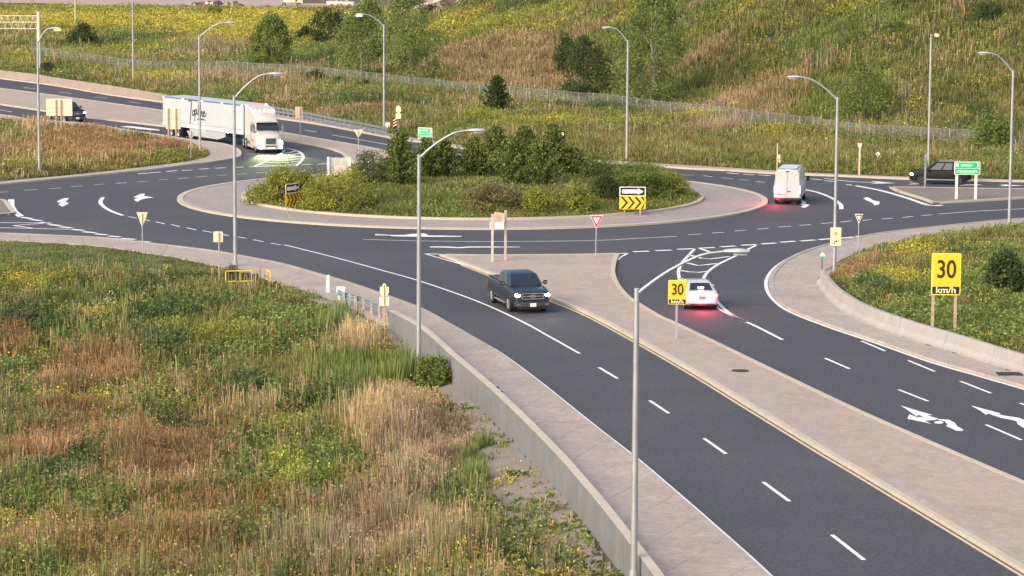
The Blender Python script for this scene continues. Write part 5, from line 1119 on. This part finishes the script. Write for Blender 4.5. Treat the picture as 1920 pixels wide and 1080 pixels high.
# ------------------------------------------------------------------ plants
# leaf/blade geometry is generated with numpy: every element is one small quad with its own plant colour
def elem(P0, hgt, wid, lean, az, cb, ct):
    """upright tapered blades: P0 (n,3) foot, returns V, col"""
    n = len(P0); face_a = RS.uniform(0, math.pi, n); sx_, sy_ = np.cos(face_a) * wid / 2, np.sin(face_a) * wid / 2
    tip = P0 + np.stack([np.cos(az) * lean * hgt, np.sin(az) * lean * hgt, hgt], 1); s3 = np.stack([sx_, sy_, np.zeros(n)], 1)
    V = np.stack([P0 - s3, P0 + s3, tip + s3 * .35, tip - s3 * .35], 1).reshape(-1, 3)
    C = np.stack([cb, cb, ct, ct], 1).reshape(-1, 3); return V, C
def flakes(P0, size, col, flat=.5):
    """randomly turned little leaf quads"""
    n = len(P0); a = RS.normal(size=(n, 3)); a[:, 2] *= flat; a /= np.linalg.norm(a, axis=1)[:, None]
    b = RS.normal(size=(n, 3)); b -= (b * a).sum(1)[:, None] * a; b /= np.linalg.norm(b, axis=1)[:, None]
    a = a * (size * .62)[:, None]; b = b * (size * .42)[:, None]
    V = np.stack([P0 - a, P0 - b, P0 + a, P0 + b], 1).reshape(-1, 3); C = np.repeat(col, 4, 0); return V, C
def quads(V): return np.arange(len(V)).reshape(-1, 4)
def jit(c, n, k=.22):
    c = np.array(c, float); v = 1 + RS.uniform(-k, k, (n, 1)); h = 1 + RS.uniform(-k * .4, k * .4, (n, 3)); return c * v * h
VB = 1.0
def mute(C, k=.86):
    l = (C * np.array([.3, .55, .15])).sum(1)[:, None]; return np.clip(l * np.array([[1.04, 1.0, .86]]) * (1 - k) + C * k * np.array([[1.14, 1.08, .90]]), 0, .9)
SPEC = dict(   # height, blades, foot colour, tip colour, flake count, flake height range, flake size, flake colour, lean
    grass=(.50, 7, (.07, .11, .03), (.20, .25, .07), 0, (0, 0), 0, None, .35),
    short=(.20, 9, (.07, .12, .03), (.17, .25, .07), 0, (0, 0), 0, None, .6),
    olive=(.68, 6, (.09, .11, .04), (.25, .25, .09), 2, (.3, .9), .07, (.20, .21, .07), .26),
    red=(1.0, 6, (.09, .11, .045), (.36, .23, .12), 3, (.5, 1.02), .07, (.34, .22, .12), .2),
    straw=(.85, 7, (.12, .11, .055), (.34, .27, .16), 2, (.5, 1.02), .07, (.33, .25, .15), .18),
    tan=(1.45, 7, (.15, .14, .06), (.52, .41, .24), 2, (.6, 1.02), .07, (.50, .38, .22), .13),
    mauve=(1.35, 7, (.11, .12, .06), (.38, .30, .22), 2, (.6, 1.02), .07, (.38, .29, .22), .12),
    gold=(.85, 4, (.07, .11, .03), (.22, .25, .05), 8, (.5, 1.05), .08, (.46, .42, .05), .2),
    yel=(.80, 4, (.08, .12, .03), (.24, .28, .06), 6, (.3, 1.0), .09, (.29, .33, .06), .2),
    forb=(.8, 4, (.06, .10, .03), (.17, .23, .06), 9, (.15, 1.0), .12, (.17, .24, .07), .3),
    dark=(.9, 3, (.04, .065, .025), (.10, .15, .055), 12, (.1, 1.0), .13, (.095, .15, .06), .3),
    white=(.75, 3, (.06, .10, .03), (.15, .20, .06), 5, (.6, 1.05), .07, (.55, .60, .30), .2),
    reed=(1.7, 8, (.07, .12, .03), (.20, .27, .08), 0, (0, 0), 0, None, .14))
SN = list(SPEC)
def grow(name, X, Y, Z, sp, dist_k, hk, label, cat='plants'):
    VV, CC = [], []; px = np.maximum(Y, 60) / 2870.0       # metres per picture pixel, keeps blades from vanishing
    for i, s in enumerate(SN):
        m = sp == i
        if not m.any(): continue
        h, nb, cb, ct, nf, (f0, f1), fs, fc, ln = SPEC[s]; x, y, z, p, hs = X[m], Y[m], Z[m], px[m], (hk[m] if s != 'short' else np.maximum(hk[m], .8))
        ph = h * hs * 1.0 * RS.uniform(.6, 1.25, len(x)); tint = 1 + (fbm(x, y, 1.9, 40 + i)[:, None] - .5) * 1.1
        if s in ('red', 'tan', 'mauve'): tint = tint * (1 + (fbm(x, y, 1.1, 60)[:, None] - .5) * np.array([[.6, .2, .0]]))
        for k in range(nb):
            r = p * RS.uniform(1, 7, len(x)); a = RS.uniform(0, 6.28, len(x)); P0 = np.stack([x + r * np.cos(a), y + r * np.sin(a), z - .04], 1)
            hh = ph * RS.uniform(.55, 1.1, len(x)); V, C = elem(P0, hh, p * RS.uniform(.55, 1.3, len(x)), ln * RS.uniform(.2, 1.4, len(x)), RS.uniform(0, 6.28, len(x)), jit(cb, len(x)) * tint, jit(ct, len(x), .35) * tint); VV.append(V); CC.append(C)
        for k in range(nf):
            r = p * RS.uniform(0, 6, len(x)); a = RS.uniform(0, 6.28, len(x)); P0 = np.stack([x + r * np.cos(a), y + r * np.sin(a), z + ph * RS.uniform(f0, f1, len(x))], 1)
            sz = np.maximum(fs, p * 1.2) * RS.uniform(.6, 1.35, len(x)); V, C = flakes(P0, sz, jit(fc, len(x), .4) * tint); VV.append(V); CC.append(C)
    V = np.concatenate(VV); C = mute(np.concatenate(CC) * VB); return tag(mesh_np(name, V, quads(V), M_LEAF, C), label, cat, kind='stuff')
def scatter(n, y0, y1, a0=-.19, a1=.19, pw=1.0):
    u = RS.uniform(0, 1, n); Y = (y0 ** (1 - 1e-6)) * np.exp(u * math.log(y1 / y0)) if pw == 1 else (y0 ** -pw + u * (y1 ** -pw - y0 ** -pw)) ** (-1 / pw)
    X = np.tan(RS.uniform(a0, a1, n)) * Y; return X, Y
def species(X, Y, blobs, base, seed, scale):
    """base: list of (species, weight); patches from noise plus named ground patches"""
    n = len(X); sc = np.zeros((n, len(SN)))
    for k, (s, w, nsc) in enumerate(base): sc[:, SN.index(s)] += w + 1.5 * (fbm(X, Y, nsc * scale, seed + 7 * k, 4) - .5) * 2
    wx, wy = (fbm(X, Y, 5 * scale, seed + 91) - .5) * 1.0, (fbm(X, Y, 5 * scale, seed + 92) - .5) * 1.0
    for (px, py, rx, ry, s, w) in blobs:
        c = GT(px, py); e = GT(px + rx, py); f = GT(px, py + ry); ax = abs(e.x - c.x); ay = abs(f.y - c.y)
        d2 = ((X - c.x) / ax + wx) ** 2 + ((Y - c.y) / ay + wy) ** 2; sc[:, SN.index(s)] += w * np.exp(-d2 * 1.1)
    sc += RS.gumbel(0, .28, sc.shape); sc[:, [i for i, s in enumerate(SN) if s not in {b[0] for b in base} | {b[4] for b in blobs}]] = -99
    return sc.argmax(1)
def keep(X, Y, poly, line, dmin): return inside(X, Y, poly) & (dline(X, Y, line) > dmin)

# near left field
lineA = simplify(swA_out, 3) + simplify(wallA, 3)
X, Y = scatter(225000, 78, 205, -.26, .08, 1.6); k = keep(X, Y, GR_A, lineA, .15); X, Y = X[k], Y[k]; dA = dline(X, Y, lineA)
pxs = np.array([0.]) 
blobs = [(120, 472, 300, 18, 'short', 7.0), (330, 495, 190, 16, 'short', 6.5), (470, 532, 100, 13, 'short', 4.0), (0, 490, 120, 14, 'short', 3.0), (60, 548, 80, 22, 'gold', 2.4), (150, 600, 90, 20, 'gold', 1.7), (180, 590, 40, 14, 'white', 2.4), (330, 625, 60, 18, 'yel', 2.6), (420, 635, 60, 20, 'yel', 2.2), (100, 700, 60, 14, 'white', 1.4), (140, 745, 90, 24, 'gold', 1.9), (550, 790, 60, 22, 'yel', 2.2), (560, 880, 80, 40, 'yel', 2.3), (620, 870, 60, 40, 'forb', 1.8), (470, 590, 80, 30, 'forb', 1.2),
         (60, 615, 90, 28, 'dark', 2.6), (260, 560, 80, 20, 'dark', 1.6), (320, 590, 70, 24, 'dark', 1.4), (450, 745, 60, 24, 'dark', 1.8), (490, 720, 70, 26, 'dark', 1.4), (150, 860, 50, 40, 'dark', 1.4), (320, 800, 40, 26, 'dark', 1.3), (560, 600, 80, 24, 'forb', 1.6), (300, 640, 60, 26, 'dark', 1.0),
         (30, 640, 50, 34, 'red', 1.74), (160, 690, 90, 30, 'red', 1.46), (220, 690, 30, 18, 'red', 1.46), (330, 860, 110, 60, 'red', 2.28), (220, 800, 130, 50, 'red', 1.60), (60, 820, 90, 60, 'red', 1.46), (400, 700, 70, 26, 'red', 1.06), (300, 1000, 300, 80, 'red', 1.20), (520, 700, 90, 26, 'olive', 2.6), (600, 735, 50, 26, 'tan', 1.0), (380, 540, 90, 14, 'olive', 1.8),
         (640, 605, 60, 30, 'reed', 2.8), (600, 560, 60, 16, 'reed', 1.4), (670, 650, 70, 22, 'tan', 3.0), (690, 715, 110, 30, 'reed', 3.4), (800, 690, 50, 26, 'reed', 3.0), (770, 770, 70, 40, 'tan', 3.0), (800, 850, 90, 60, 'mauve', 3.00), (700, 830, 70, 60, 'tan', 2.0), (900, 880, 40, 60, 'reed', 2.2), (930, 900, 20, 30, 'gold', 2.0), (640, 830, 50, 24, 'red', 0.94), (700, 1000, 200, 80, 'mauve', 1.35)]
base = [('grass', .70, 7), ('olive', .70, 8), ('red', .15, 9), ('forb', .7, 6), ('gold', .05, 7), ('yel', .25, 6), ('dark', .35, 5), ('straw', .3, 6), ('tan', -.3, 8)]
sp = species(X, Y, blobs, base, 100, .8)
# thin out over the gravel and keep plants low by the kerb
gp = [GT(*p) for p in [(560, 545), (650, 574), (728, 612), (780, 642), (830, 690), (900, 765), (960, 820), (1060, 925), (1160, 1080), (1000, 1080), (925, 960), (905, 880), (880, 800), (838, 745), (765, 675), (715, 642), (640, 604), (575, 564)]]
thin = inside(X, Y, gp) & (RS.uniform(0, 1, len(X)) > .22 * (fbm(X, Y, 1.8, 77) > .48) + .03); k = ~thin; X, Y, sp, dA = X[k], Y[k], sp[k], dA[k]
hk = np.interp(dA, [0, 1.2, 4], [.35, .6, 1.0]) * np.where(Y < 140, np.interp(dA, [1, 5], [.5, 1]), 1) * np.clip(.05 + 1.75 * fbm(X, Y, 2.4, 33), .35, 1.5); grow('meadow_plants', X, Y, zg(X, Y), sp, 1, hk, 'wild meadow of tall grasses, goldenrod and reddish seed heads on the near left slope', 'meadow')

# right field
lineC = simplify(swC_out, 3) + simplify(wallC, 3)
X, Y = scatter(125000, 100, 215, .05, .285, 1.6); k = keep(X, Y, GR_C, lineC, .5); X, Y = X[k], Y[k]; dC = dline(X, Y, lineC)
blobs = [(1710, 475, 60, 14, 'gold', 3.0), (1690, 530, 70, 14, 'gold', 2.2), (1830, 470, 40, 10, 'yel', 2.2), (1600, 505, 70, 20, 'red', 1.61), (1690, 495, 60, 12, 'red', 1.24), (1640, 540, 30, 20, 'dark', 2.4), (1890, 520, 60, 20, 'dark', 1.2), (1850, 450, 120, 12, 'olive', 1.8), (1880, 570, 50, 12, 'gold', 1.2), (1650, 470, 30, 8, 'forb', 2.0), (1850, 600, 120, 40, 'forb', 1.4)]
sp = species(X, Y, blobs, [('grass', .9, 6), ('olive', .75, 6), ('forb', .8, 5), ('yel', .1, 5), ('red', .0, 6)], 200, .8)
hk = np.interp(dC, [0, 1, 3], [.3, .55, .85]) * np.clip(.1 + 1.5 * fbm(X, Y, 2.2, 34), .35, 1.3); grow('meadow_plants', X, Y, zg(X, Y), sp, 1, hk, 'green meadow with goldenrod patches behind the right barrier', 'meadow')

# left triangle
X, Y = scatter(95000, 215, 330, -.25, -.08, 1.3); k = keep(X, Y, GR_B, simplify(grB, 3), .35); X, Y = X[k], Y[k]; dB = dline(X, Y, simplify(grB, 3))
blobs = [(100, 275, 70, 14, 'red', 1.61), (230, 285, 120, 14, 'red', 1.36), (335, 280, 30, 10, 'red', 1.49), (150, 255, 60, 8, 'red', 0.99), (20, 250, 40, 20, 'forb', 1.6), (60, 250, 30, 10, 'tan', 1.4), (200, 318, 200, 8, 'yel', 1.8), (300, 298, 80, 8, 'yel', 1.4), (30, 315, 70, 14, 'yel', 1.6), (270, 262, 70, 6, 'dark', 1.4)]
sp = species(X, Y, blobs, [('grass', .7, 8), ('olive', .5, 8), ('red', .2, 8), ('yel', .1, 7)], 300, .9)
hk = np.interp(dB, [0, 1, 3], [.3, .5, .8]) * (.7 + .6 * fbm(X, Y, 3, 35)); grow('verge_grass', X, Y, zg(X, Y), sp, 1, hk, 'reddish and green rough grass on the triangle left of the lorry', 'grass')

# island ground cover
n = 26000; r = (R_IN - .25) * np.sqrt(RS.uniform(0, 1, n)); a = RS.uniform(0, 6.283, n); X, Y = C0.x + r * np.cos(a), C0.y + r * np.sin(a)
sp = species(X, Y, [(1010, 385, 200, 10, 'olive', .6)], [('grass', 1.2, 5), ('forb', .35, 4), ('olive', .4, 4)], 400, .8); hk = np.interp(r, [0, R_IN - 2, R_IN], [.9, .6, .3])
grow('island_grass', X, Y, zisl(X, Y), sp, 1, hk, 'short green grass covering the planted central island', 'grass')

# far verge, hillside and fields
X, Y = scatter(410000, 214, 620, -.25, .25, 1.0); k = inside(X, Y, GR_F) & (dline(X, Y, simplify(farGrass, 4)) > .4); X, Y = X[k], Y[k]; dF = dline(X, Y, simplify(farGrass, 4))
dirtp = [GT(*p) for p in [(-150, -30), (660, -29), (560, -8), (540, 6), (700, 8), (700, 18), (560, 18), (450, 16), (350, 15), (200, 13), (140, 12), (60, 7), (-150, 3)]]
k = ~inside(X, Y, dirtp); X, Y, dF = X[k], Y[k], dF[k]; Z = zg(X, Y)
blobs = [(60, 40, 180, 14, 'gold', 4.0), (330, 45, 200, 16, 'gold', 4.2), (480, 50, 110, 18, 'gold', 4.2), (590, 55, 70, 20, 'gold', 3.6), (120, 28, 220, 8, 'yel', 3.0), (60, 95, 60, 16, 'straw', 1.07), (80, 115, 120, 10, 'yel', 1.6), (260, 100, 110, 10, 'yel', 1.4), (300, 105, 60, 10, 'red', .6), (390, 105, 90, 16, 'mauve', 0.90), (200, 85, 90, 14, 'dark', 1.8), (520, 120, 80, 22, 'forb', 1.8), (650, 110, 90, 30, 'dark', 1.5), (720, 90, 80, 40, 'forb', 1.6),
         (1000, 105, 140, 36, 'straw', 3.23), (880, 125, 80, 40, 'straw', 2.52), (1000, 150, 110, 24, 'straw', 2.70), (1330, 95, 80, 30, 'straw', 1.62), (940, 85, 120, 10, 'mauve', 1.35), (1400, 190, 120, 22, 'straw', 2.16), (1480, 205, 90, 14, 'straw', 1.62), (830, 60, 60, 20, 'gold', 3.2), (950, 48, 160, 14, 'yel', 2.6), (1060, 50, 120, 10, 'gold', 1.6), (1200, 22, 90, 16, 'gold', 2.6), (1010, 18, 120, 8, 'dark', 1.0), (1150, 10, 60, 8, 'mauve', 1.20),
         (1400, 18, 50, 10, 'gold', 2.8), (1320, 60, 80, 12, 'yel', 1.6), (1600, 18, 90, 12, 'gold', 2.4), (1750, 60, 100, 20, 'gold', 1.2), (1860, 165, 60, 10, 'gold', 2.6), (1720, 210, 60, 10, 'gold', 1.6), (1800, 15, 90, 14, 'mauve', 1.20), (1300, 20, 60, 16, 'mauve', 1.05), (1340, 250, 90, 9, 'mauve', 2.25), (1330, 250, 90, 8, 'straw', 2.33), (1310, 230, 40, 5, 'gold', 2.4), (1450, 258, 40, 6, 'gold', 2.2), (1550, 100, 90, 40, 'forb', 1.4), (1600, 190, 70, 30, 'forb', 1.4), (1850, 240, 60, 30, 'dark', 1.2),
         (760, 240, 70, 8, 'straw', 2.33), (900, 262, 100, 8, 'straw', 2.16), (640, 215, 90, 5, 'straw', 1.80), (1040, 235, 50, 8, 'gold', 2.8), (900, 225, 60, 12, 'yel', 2.6), (980, 245, 60, 8, 'yel', 1.2), (700, 195, 120, 14, 'dark', 1.6), (400, 175, 120, 10, 'forb', 1.2), (1130, 215, 90, 8, 'dark', 1.8), (1500, 290, 220, 8, 'olive', 1.8), (1300, 285, 160, 10, 'olive', 1.4), (1420, 300, 60, 6, 'straw', 1.07), (1750, 300, 200, 10, 'olive', 1.0), (300, 152, 60, 6, 'gold', 1.6), (340, 158, 60, 6, 'gold', 1.6), (500, 180, 90, 8, 'olive', 1.2)]
sp = species(X, Y, blobs, [('grass', .75, 9), ('olive', .75, 12), ('forb', .65, 8), ('yel', .45, 9), ('gold', -.1, 9), ('straw', .02, 14), ('dark', .15, 7), ('mauve', -.1, 10)], 500, 1.3)
hk = np.interp(dF, [0, 2, 6], [.4, .8, 1.25]) * (.6 + .8 * fbm(X, Y, 5, 36)); grow('hillside_plants', X, Y, Z, sp, 1, hk, 'wild goldenrod, reddish grass and weeds over the far verge, hillside and fields', 'meadow')

# ------------------------------------------------------------------ trees and shrubs
GREENS = dict(dark=((.045, .075, .035), (.085, .12, .055)), mid=((.075, .12, .04), (.20, .27, .08)), light=((.08, .125, .045), (.25, .32, .12)), yellow=((.10, .14, .035), (.34, .37, .08)), grey=((.08, .10, .06), (.15, .17, .10)), purple=((.11, .105, .06), (.26, .25, .13)), cedar=((.045, .080, .025), (.24, .30, .10)))
def tree(name, label, cat, px, w_px, h_px, kind, tone, group=None, isl=False, bark=None, n=None, dens=1.0, trunk=True):
    if isl: b = G(px[0], px[1], .5); b.z = float(zisl(b.x, b.y)) - .03
    else: b = GT(*px)
    s_ = PR(b)[2]; w = w_px / s_; h = h_px / s_; t = thing(name, label, cat, b, 0, group); px_m = b.y / 2870.
    c1, c2 = [np.array(c) for c in GREENS[tone]]; rs = RS; P_, N_ = [], []
    if kind == 'cedar':
        nb = int(120 * dens); lv = []; mb = MB(); mb.tube([(0, 0, -.3), (0, 0, h * .5), (0, 0, h * .92)], [w * .035 + .04, w * .02 + .03, .015], 6)
        for k in range(nb):
            u = (k + rs.uniform()) / nb; z = h * (.04 + .93 * u); a = k * 2.4 + rs.uniform(-.4, .4); R = w / 2 * (1 - u) ** .8 * rs.uniform(.5, 1.4) + .06 * w
            end = np.array([R * math.cos(a), R * math.sin(a), z + R * rs.uniform(.35, 1.0)]); st = np.array([0, 0, z - .1])
            m = int(26 + 40 * (1 - u)); tt = rs.uniform(.25, 1.06, m); p = st + (end - st) * tt[:, None] + rs.normal(size=(m, 3)) * (.02 * w + .05) * (1.3 - tt[:, None] * .8); lv.append(p)
            if k % 3 == 0: mb.tube([st, (st + end) / 2, st + (end - st) * .85], [.03, .02, .008], 4)
        lv = np.concatenate(lv); shade = rs.uniform(0, 1, len(lv)) ** 1.3; size = np.full(len(lv), max(.13, px_m * 1.5)) * rs.uniform(.7, 1.3, len(lv)); flat = 1.6
    elif kind == 'dome':
        m = int((n or 5200) * dens * 1.5); nc = 80; th = rs.uniform(0, 6.283, nc); ph = np.arccos(rs.uniform(0, 1, nc)); rr = rs.uniform(.55, .95, nc)
        cc = np.stack([np.cos(th) * np.sin(ph) * rr * w / 2, np.sin(th) * np.sin(ph) * rr * w / 2 * .9, np.cos(ph) * rr * h * .92], 1); ci = rs.randint(0, nc, m)
        lv = cc[ci] + rs.normal(size=(m, 3)) * np.array([w * .055, w * .055, h * .07]); lv[:, 2] = np.abs(lv[:, 2]); ctone = rs.uniform(0, 1, nc)
        hh = lv[:, 2] / h; shade = np.clip(ctone[ci] * .6 + rs.uniform(0, .45, m), 0, 1); size = np.maximum(.11, px_m * 1.35) * rs.uniform(.6, 1.3, m); flat = .9
        mb = MB()
        for k in range(9): a = k * .7; mb.tube([(0, 0, -.2), (math.cos(a) * w * .12, math.sin(a) * w * .12, h * .35), (math.cos(a) * w * .28, math.sin(a) * w * .28, h * .7)], [.05, .035, .012], 5)
    else:   # 'tree' / 'poplar' / 'sparse'
        nc = int({'tree': 75, 'poplar': 85, 'sparse': 60}[kind] * dens); hh = rs.uniform({'tree': .12, 'poplar': .12, 'sparse': .2}[kind], 1, nc); prof = np.sin(np.clip(hh, 0, 1) ** {'tree': .85, 'poplar': .7, 'sparse': .9}[kind] * math.pi) ** .6
        R = w / 2 * (prof * .92 + .08) * rs.uniform(.25, 1.0, nc) ** .6; a = rs.uniform(0, 6.283, nc); cc = np.stack([R * np.cos(a), R * np.sin(a), hh * h * .97], 1)
        m = int((n or 5000) * dens); ci = rs.randint(0, nc, m); sg = .04 * w + .12 if kind != 'sparse' else .05 * w + .1
        lv = cc[ci] + rs.normal(size=(m, 3)) * np.array([sg, sg, sg * 1.1]); ctone = rs.uniform(0, 1, nc); shade = np.clip(ctone[ci] * .55 + rs.uniform(0, .45, m), 0, 1); size = np.maximum(.18, px_m * 1.6) * rs.uniform(.6, 1.3, m); flat = 1.
        mb = MB(); mb.tube([(0, 0, -.4), (.02 * w, 0, h * .3), (-.02 * w, .02 * w, h * .65), (0, 0, h * .93)], [.028 * h * .5 + .06, .02 * h * .5 + .05, .05, .015], 7)
        for k in range(0, nc, 3):
            e = cc[k]; z0 = max(.08 * h, e[2] - np.hypot(e[0], e[1]) * 1.0 - .3); mb.tube([(0, 0, z0), (e[0] * .5, e[1] * .5, (z0 + e[2]) / 2 - .05), tuple(e)], [.05, .03, .01], 4)
    if trunk: mb.build('trunk' if kind not in ('dome',) else 'stems', bark or M_BARK, t)
    col = (c1 + (c2 - c1) * shade[:, None]) * rs.uniform(.8, 1.2, (len(lv), 1)); V, C = flakes(lv, size, col, flat)
    o = mesh_np('crown' if kind != 'dome' else 'foliage', V, quads(V), M_LEAF, mute(C * VB, .95), parent=t); return t
IG = 'cedars on the planted island'; 
for lab, px, w, h, dn in (('tall pointed cedar standing alone at the left of the island group', (750, 366), 72, 108, 1.2), ('cedar with a spiky top just right of the leftmost cedar, under the green sign', (800, 352), 62, 80, 1.), ('shorter round cedar directly behind the tall lamp pole', (832, 352), 66, 78, .9), ('dark cedar left of the tall central pair', (888, 350), 64, 78, 1.), ('left one of the tall central cedars', (930, 352), 84, 102, 1.1), ('bushy cedar in front of the central cedar group', (965, 366), 84, 90, 1.1), ('dark cedar in the middle of the central group', (985, 346), 80, 95, 1.), ('right one of the tall central cedars below the black number sign', (1036, 350), 78, 104, 1.1), ('broad cedar at the front right of the central group', (1015, 368), 84, 88, 1.), ('low cedar at the right end of the cedar group', (1075, 350), 66, 62, .9)):
    tree('cedar_tree', lab, 'tree', px, w, h, 'cedar', 'cedar', IG, True, dens=dn)
SG = 'rounded shrubs on the planted island'
for lab, px, w, h, tone in (('yellow-green rounded shrub at the far left of the island behind the slanted chevron board', (532, 375), 128, 62, 'yellow'), ('broad yellow-green shrub filling the left front of the island', (640, 388), 150, 66, 'yellow'), ('small yellow-green shrub between the two large left ones', (575, 372), 90, 48, 'yellow'), ('grey-green shrub left of the tall pointed cedar', (695, 362), 84, 54, 'grey'), ('wide purplish bare-looking shrub at the front middle of the island', (925, 393), 128, 46, 'purple'), ('yellow-green low shrub right of the purplish one', (1005, 396), 64, 40, 'yellow'), ('round bright shrub left of the upright chevron board', (1085, 392), 82, 46, 'yellow'), ('dark shrub directly beside the upright chevron board', (1138, 380), 70, 50, 'dark'), ('large rounded shrub behind the upright chevron board', (1200, 370), 120, 54, 'mid'), ('yellow-green shrub at the right end of the island', (1250, 367), 84, 48, 'yellow'), ('low spreading shrub at the right rear of the island', (1190, 340), 150, 36, 'mid'), ('spreading shrub between the cedars and the chevron board', (1110, 352), 100, 48, 'mid')):
    tree('shrub', lab, 'shrub', px, w * 1.08, h * 1.32, 'dome', tone, SG, True, n=7000 if w > 100 else 4200)
TG = 'trees growing around the far fence and hillside'
for name, lab, px, w, h, kind, tone, bark, n in (
    ('broadleaf_tree', 'dense dark green tree left of the lamp against the brown slope', (1097, 192), 100, 118, 'tree', 'dark', None, 7000),
    ('broadleaf_tree', 'small dark tree leaning left at the edge of the brown slope', (1062, 140), 46, 74, 'tree', 'dark', None, 2600),
    ('poplar_tree', 'tall light green poplar right of the lamp, reaching the top edge', (1222, 205), 150, 218, 'poplar', 'light', M_BARKP, 17000),
    ('poplar_tree', 'slim poplar behind the tall one, dark green at its base', (1160, 178), 90, 130, 'poplar', 'mid', M_BARKP, 4500),
    ('poplar_tree', 'sparse poplar with a pale trunk just right of the faintly lit lamp', (767, 166), 110, 195, 'sparse', 'light', M_BARKP, 8500),
    ('poplar_tree', 'sparse pale green poplar left of the faintly lit lamp', (676, 152), 120, 125, 'sparse', 'light', M_BARKP, 7500),
    ('broadleaf_tree', 'bushy grey-green tree above the lorry cab lamp', (508, 132), 84, 100, 'tree', 'mid', None, 8000),
    ('broadleaf_tree', 'dark bushy tree below the far white pickup', (618, 84), 84, 66, 'tree', 'dark', None, 4800),
    ('broadleaf_tree', 'dark low tree left of the bushy one under the dirt yard', (575, 78), 46, 32, 'dome', 'dark', None, 2200),
    ('broadleaf_tree', 'light green sapling at the top between poplars and dark tree', (690, 50), 60, 52, 'tree', 'light', None, 2600),
    ('broadleaf_tree', 'dark rounded tree in the yellow field at upper left', (155, 92), 56, 44, 'tree', 'dark', None, 2600),
    ('pine_tree', 'small dark ragged pine on the near side of the fence', (932, 218), 50, 76, 'cedar', 'dark', None, None),
    ('shrub', 'low dark shrub on the fence line right of the lorry', (590, 160), 48, 34, 'dome', 'dark', None, 1500),
    ('shrub', 'small dark shrub near the fence left of the faintly lit lamp', (684, 170), 34, 24, 'dome', 'dark', None, 1000),
    ('shrub', 'small dark shrub in the verge below the fence', (636, 166), 38, 26, 'dome', 'dark', None, 1000),
    ('shrub', 'yellow-green rounded shrub on the verge above the cedars', (898, 236), 74, 34, 'dome', 'yellow', None, 2200),
    ('shrub', 'grey-green spreading shrub beside the fence right of the pine', (1050, 212), 90, 28, 'dome', 'grey', None, 2400),
    ('shrub', 'dark spreading shrub beside the fence under the dense tree', (1135, 214), 74, 24, 'dome', 'dark', None, 2000),
    ('broadleaf_tree', 'green leafy tree on the slope just right of the parking-sign lamp', (1618, 235), 120, 120, 'tree', 'mid', None, 4600),
    ('shrub', 'wide leafy shrub at the fence right of the orange-lit lamp', (1862, 288), 92, 68, 'tree', 'mid', None, 4200),
    ('shrub', 'dark shrub near the top right corner of the hillside', (1850, 42), 70, 46, 'dome', 'dark', None, 2400),
    ('shrub', 'rounded green shrub high on the hillside left of the orange-lit lamp', (1675, 68), 60, 36, 'dome', 'mid', None, 1800),
    ('shrub', 'round dark shrub beside the large speed sign at the right edge', (1884, 556), 66, 74, 'tree', 'dark', None, 4200),
    ('shrub', 'blue-green low shrub near the start of the right barrier', (1642, 556), 40, 34, 'dome', 'grey', None, 1600),
    ('shrub', 'small dark shrub at the left edge among goldenrod', (50, 612), 92, 40, 'dome', 'grey', None, 3200),
    ('shrub', 'low dark shrub beside the gantry post', (88, 138), 40, 24, 'dome', 'dark', None, 1000),
    ('shrub', 'green bushy shrub at the foot of the tall lamp beside the barrier', (815, 722), 76, 62, 'dome', 'mid', None, 3400),
    ('shrub', 'small green shrub at the top left before the dirt yard', (402, 34), 40, 26, 'dome', 'mid', None, 1000)):
    tree(name, lab, 'shrub' if name == 'shrub' else 'tree', px, w, h, kind, tone, TG if px[1] < 330 else None, False, bark, n)
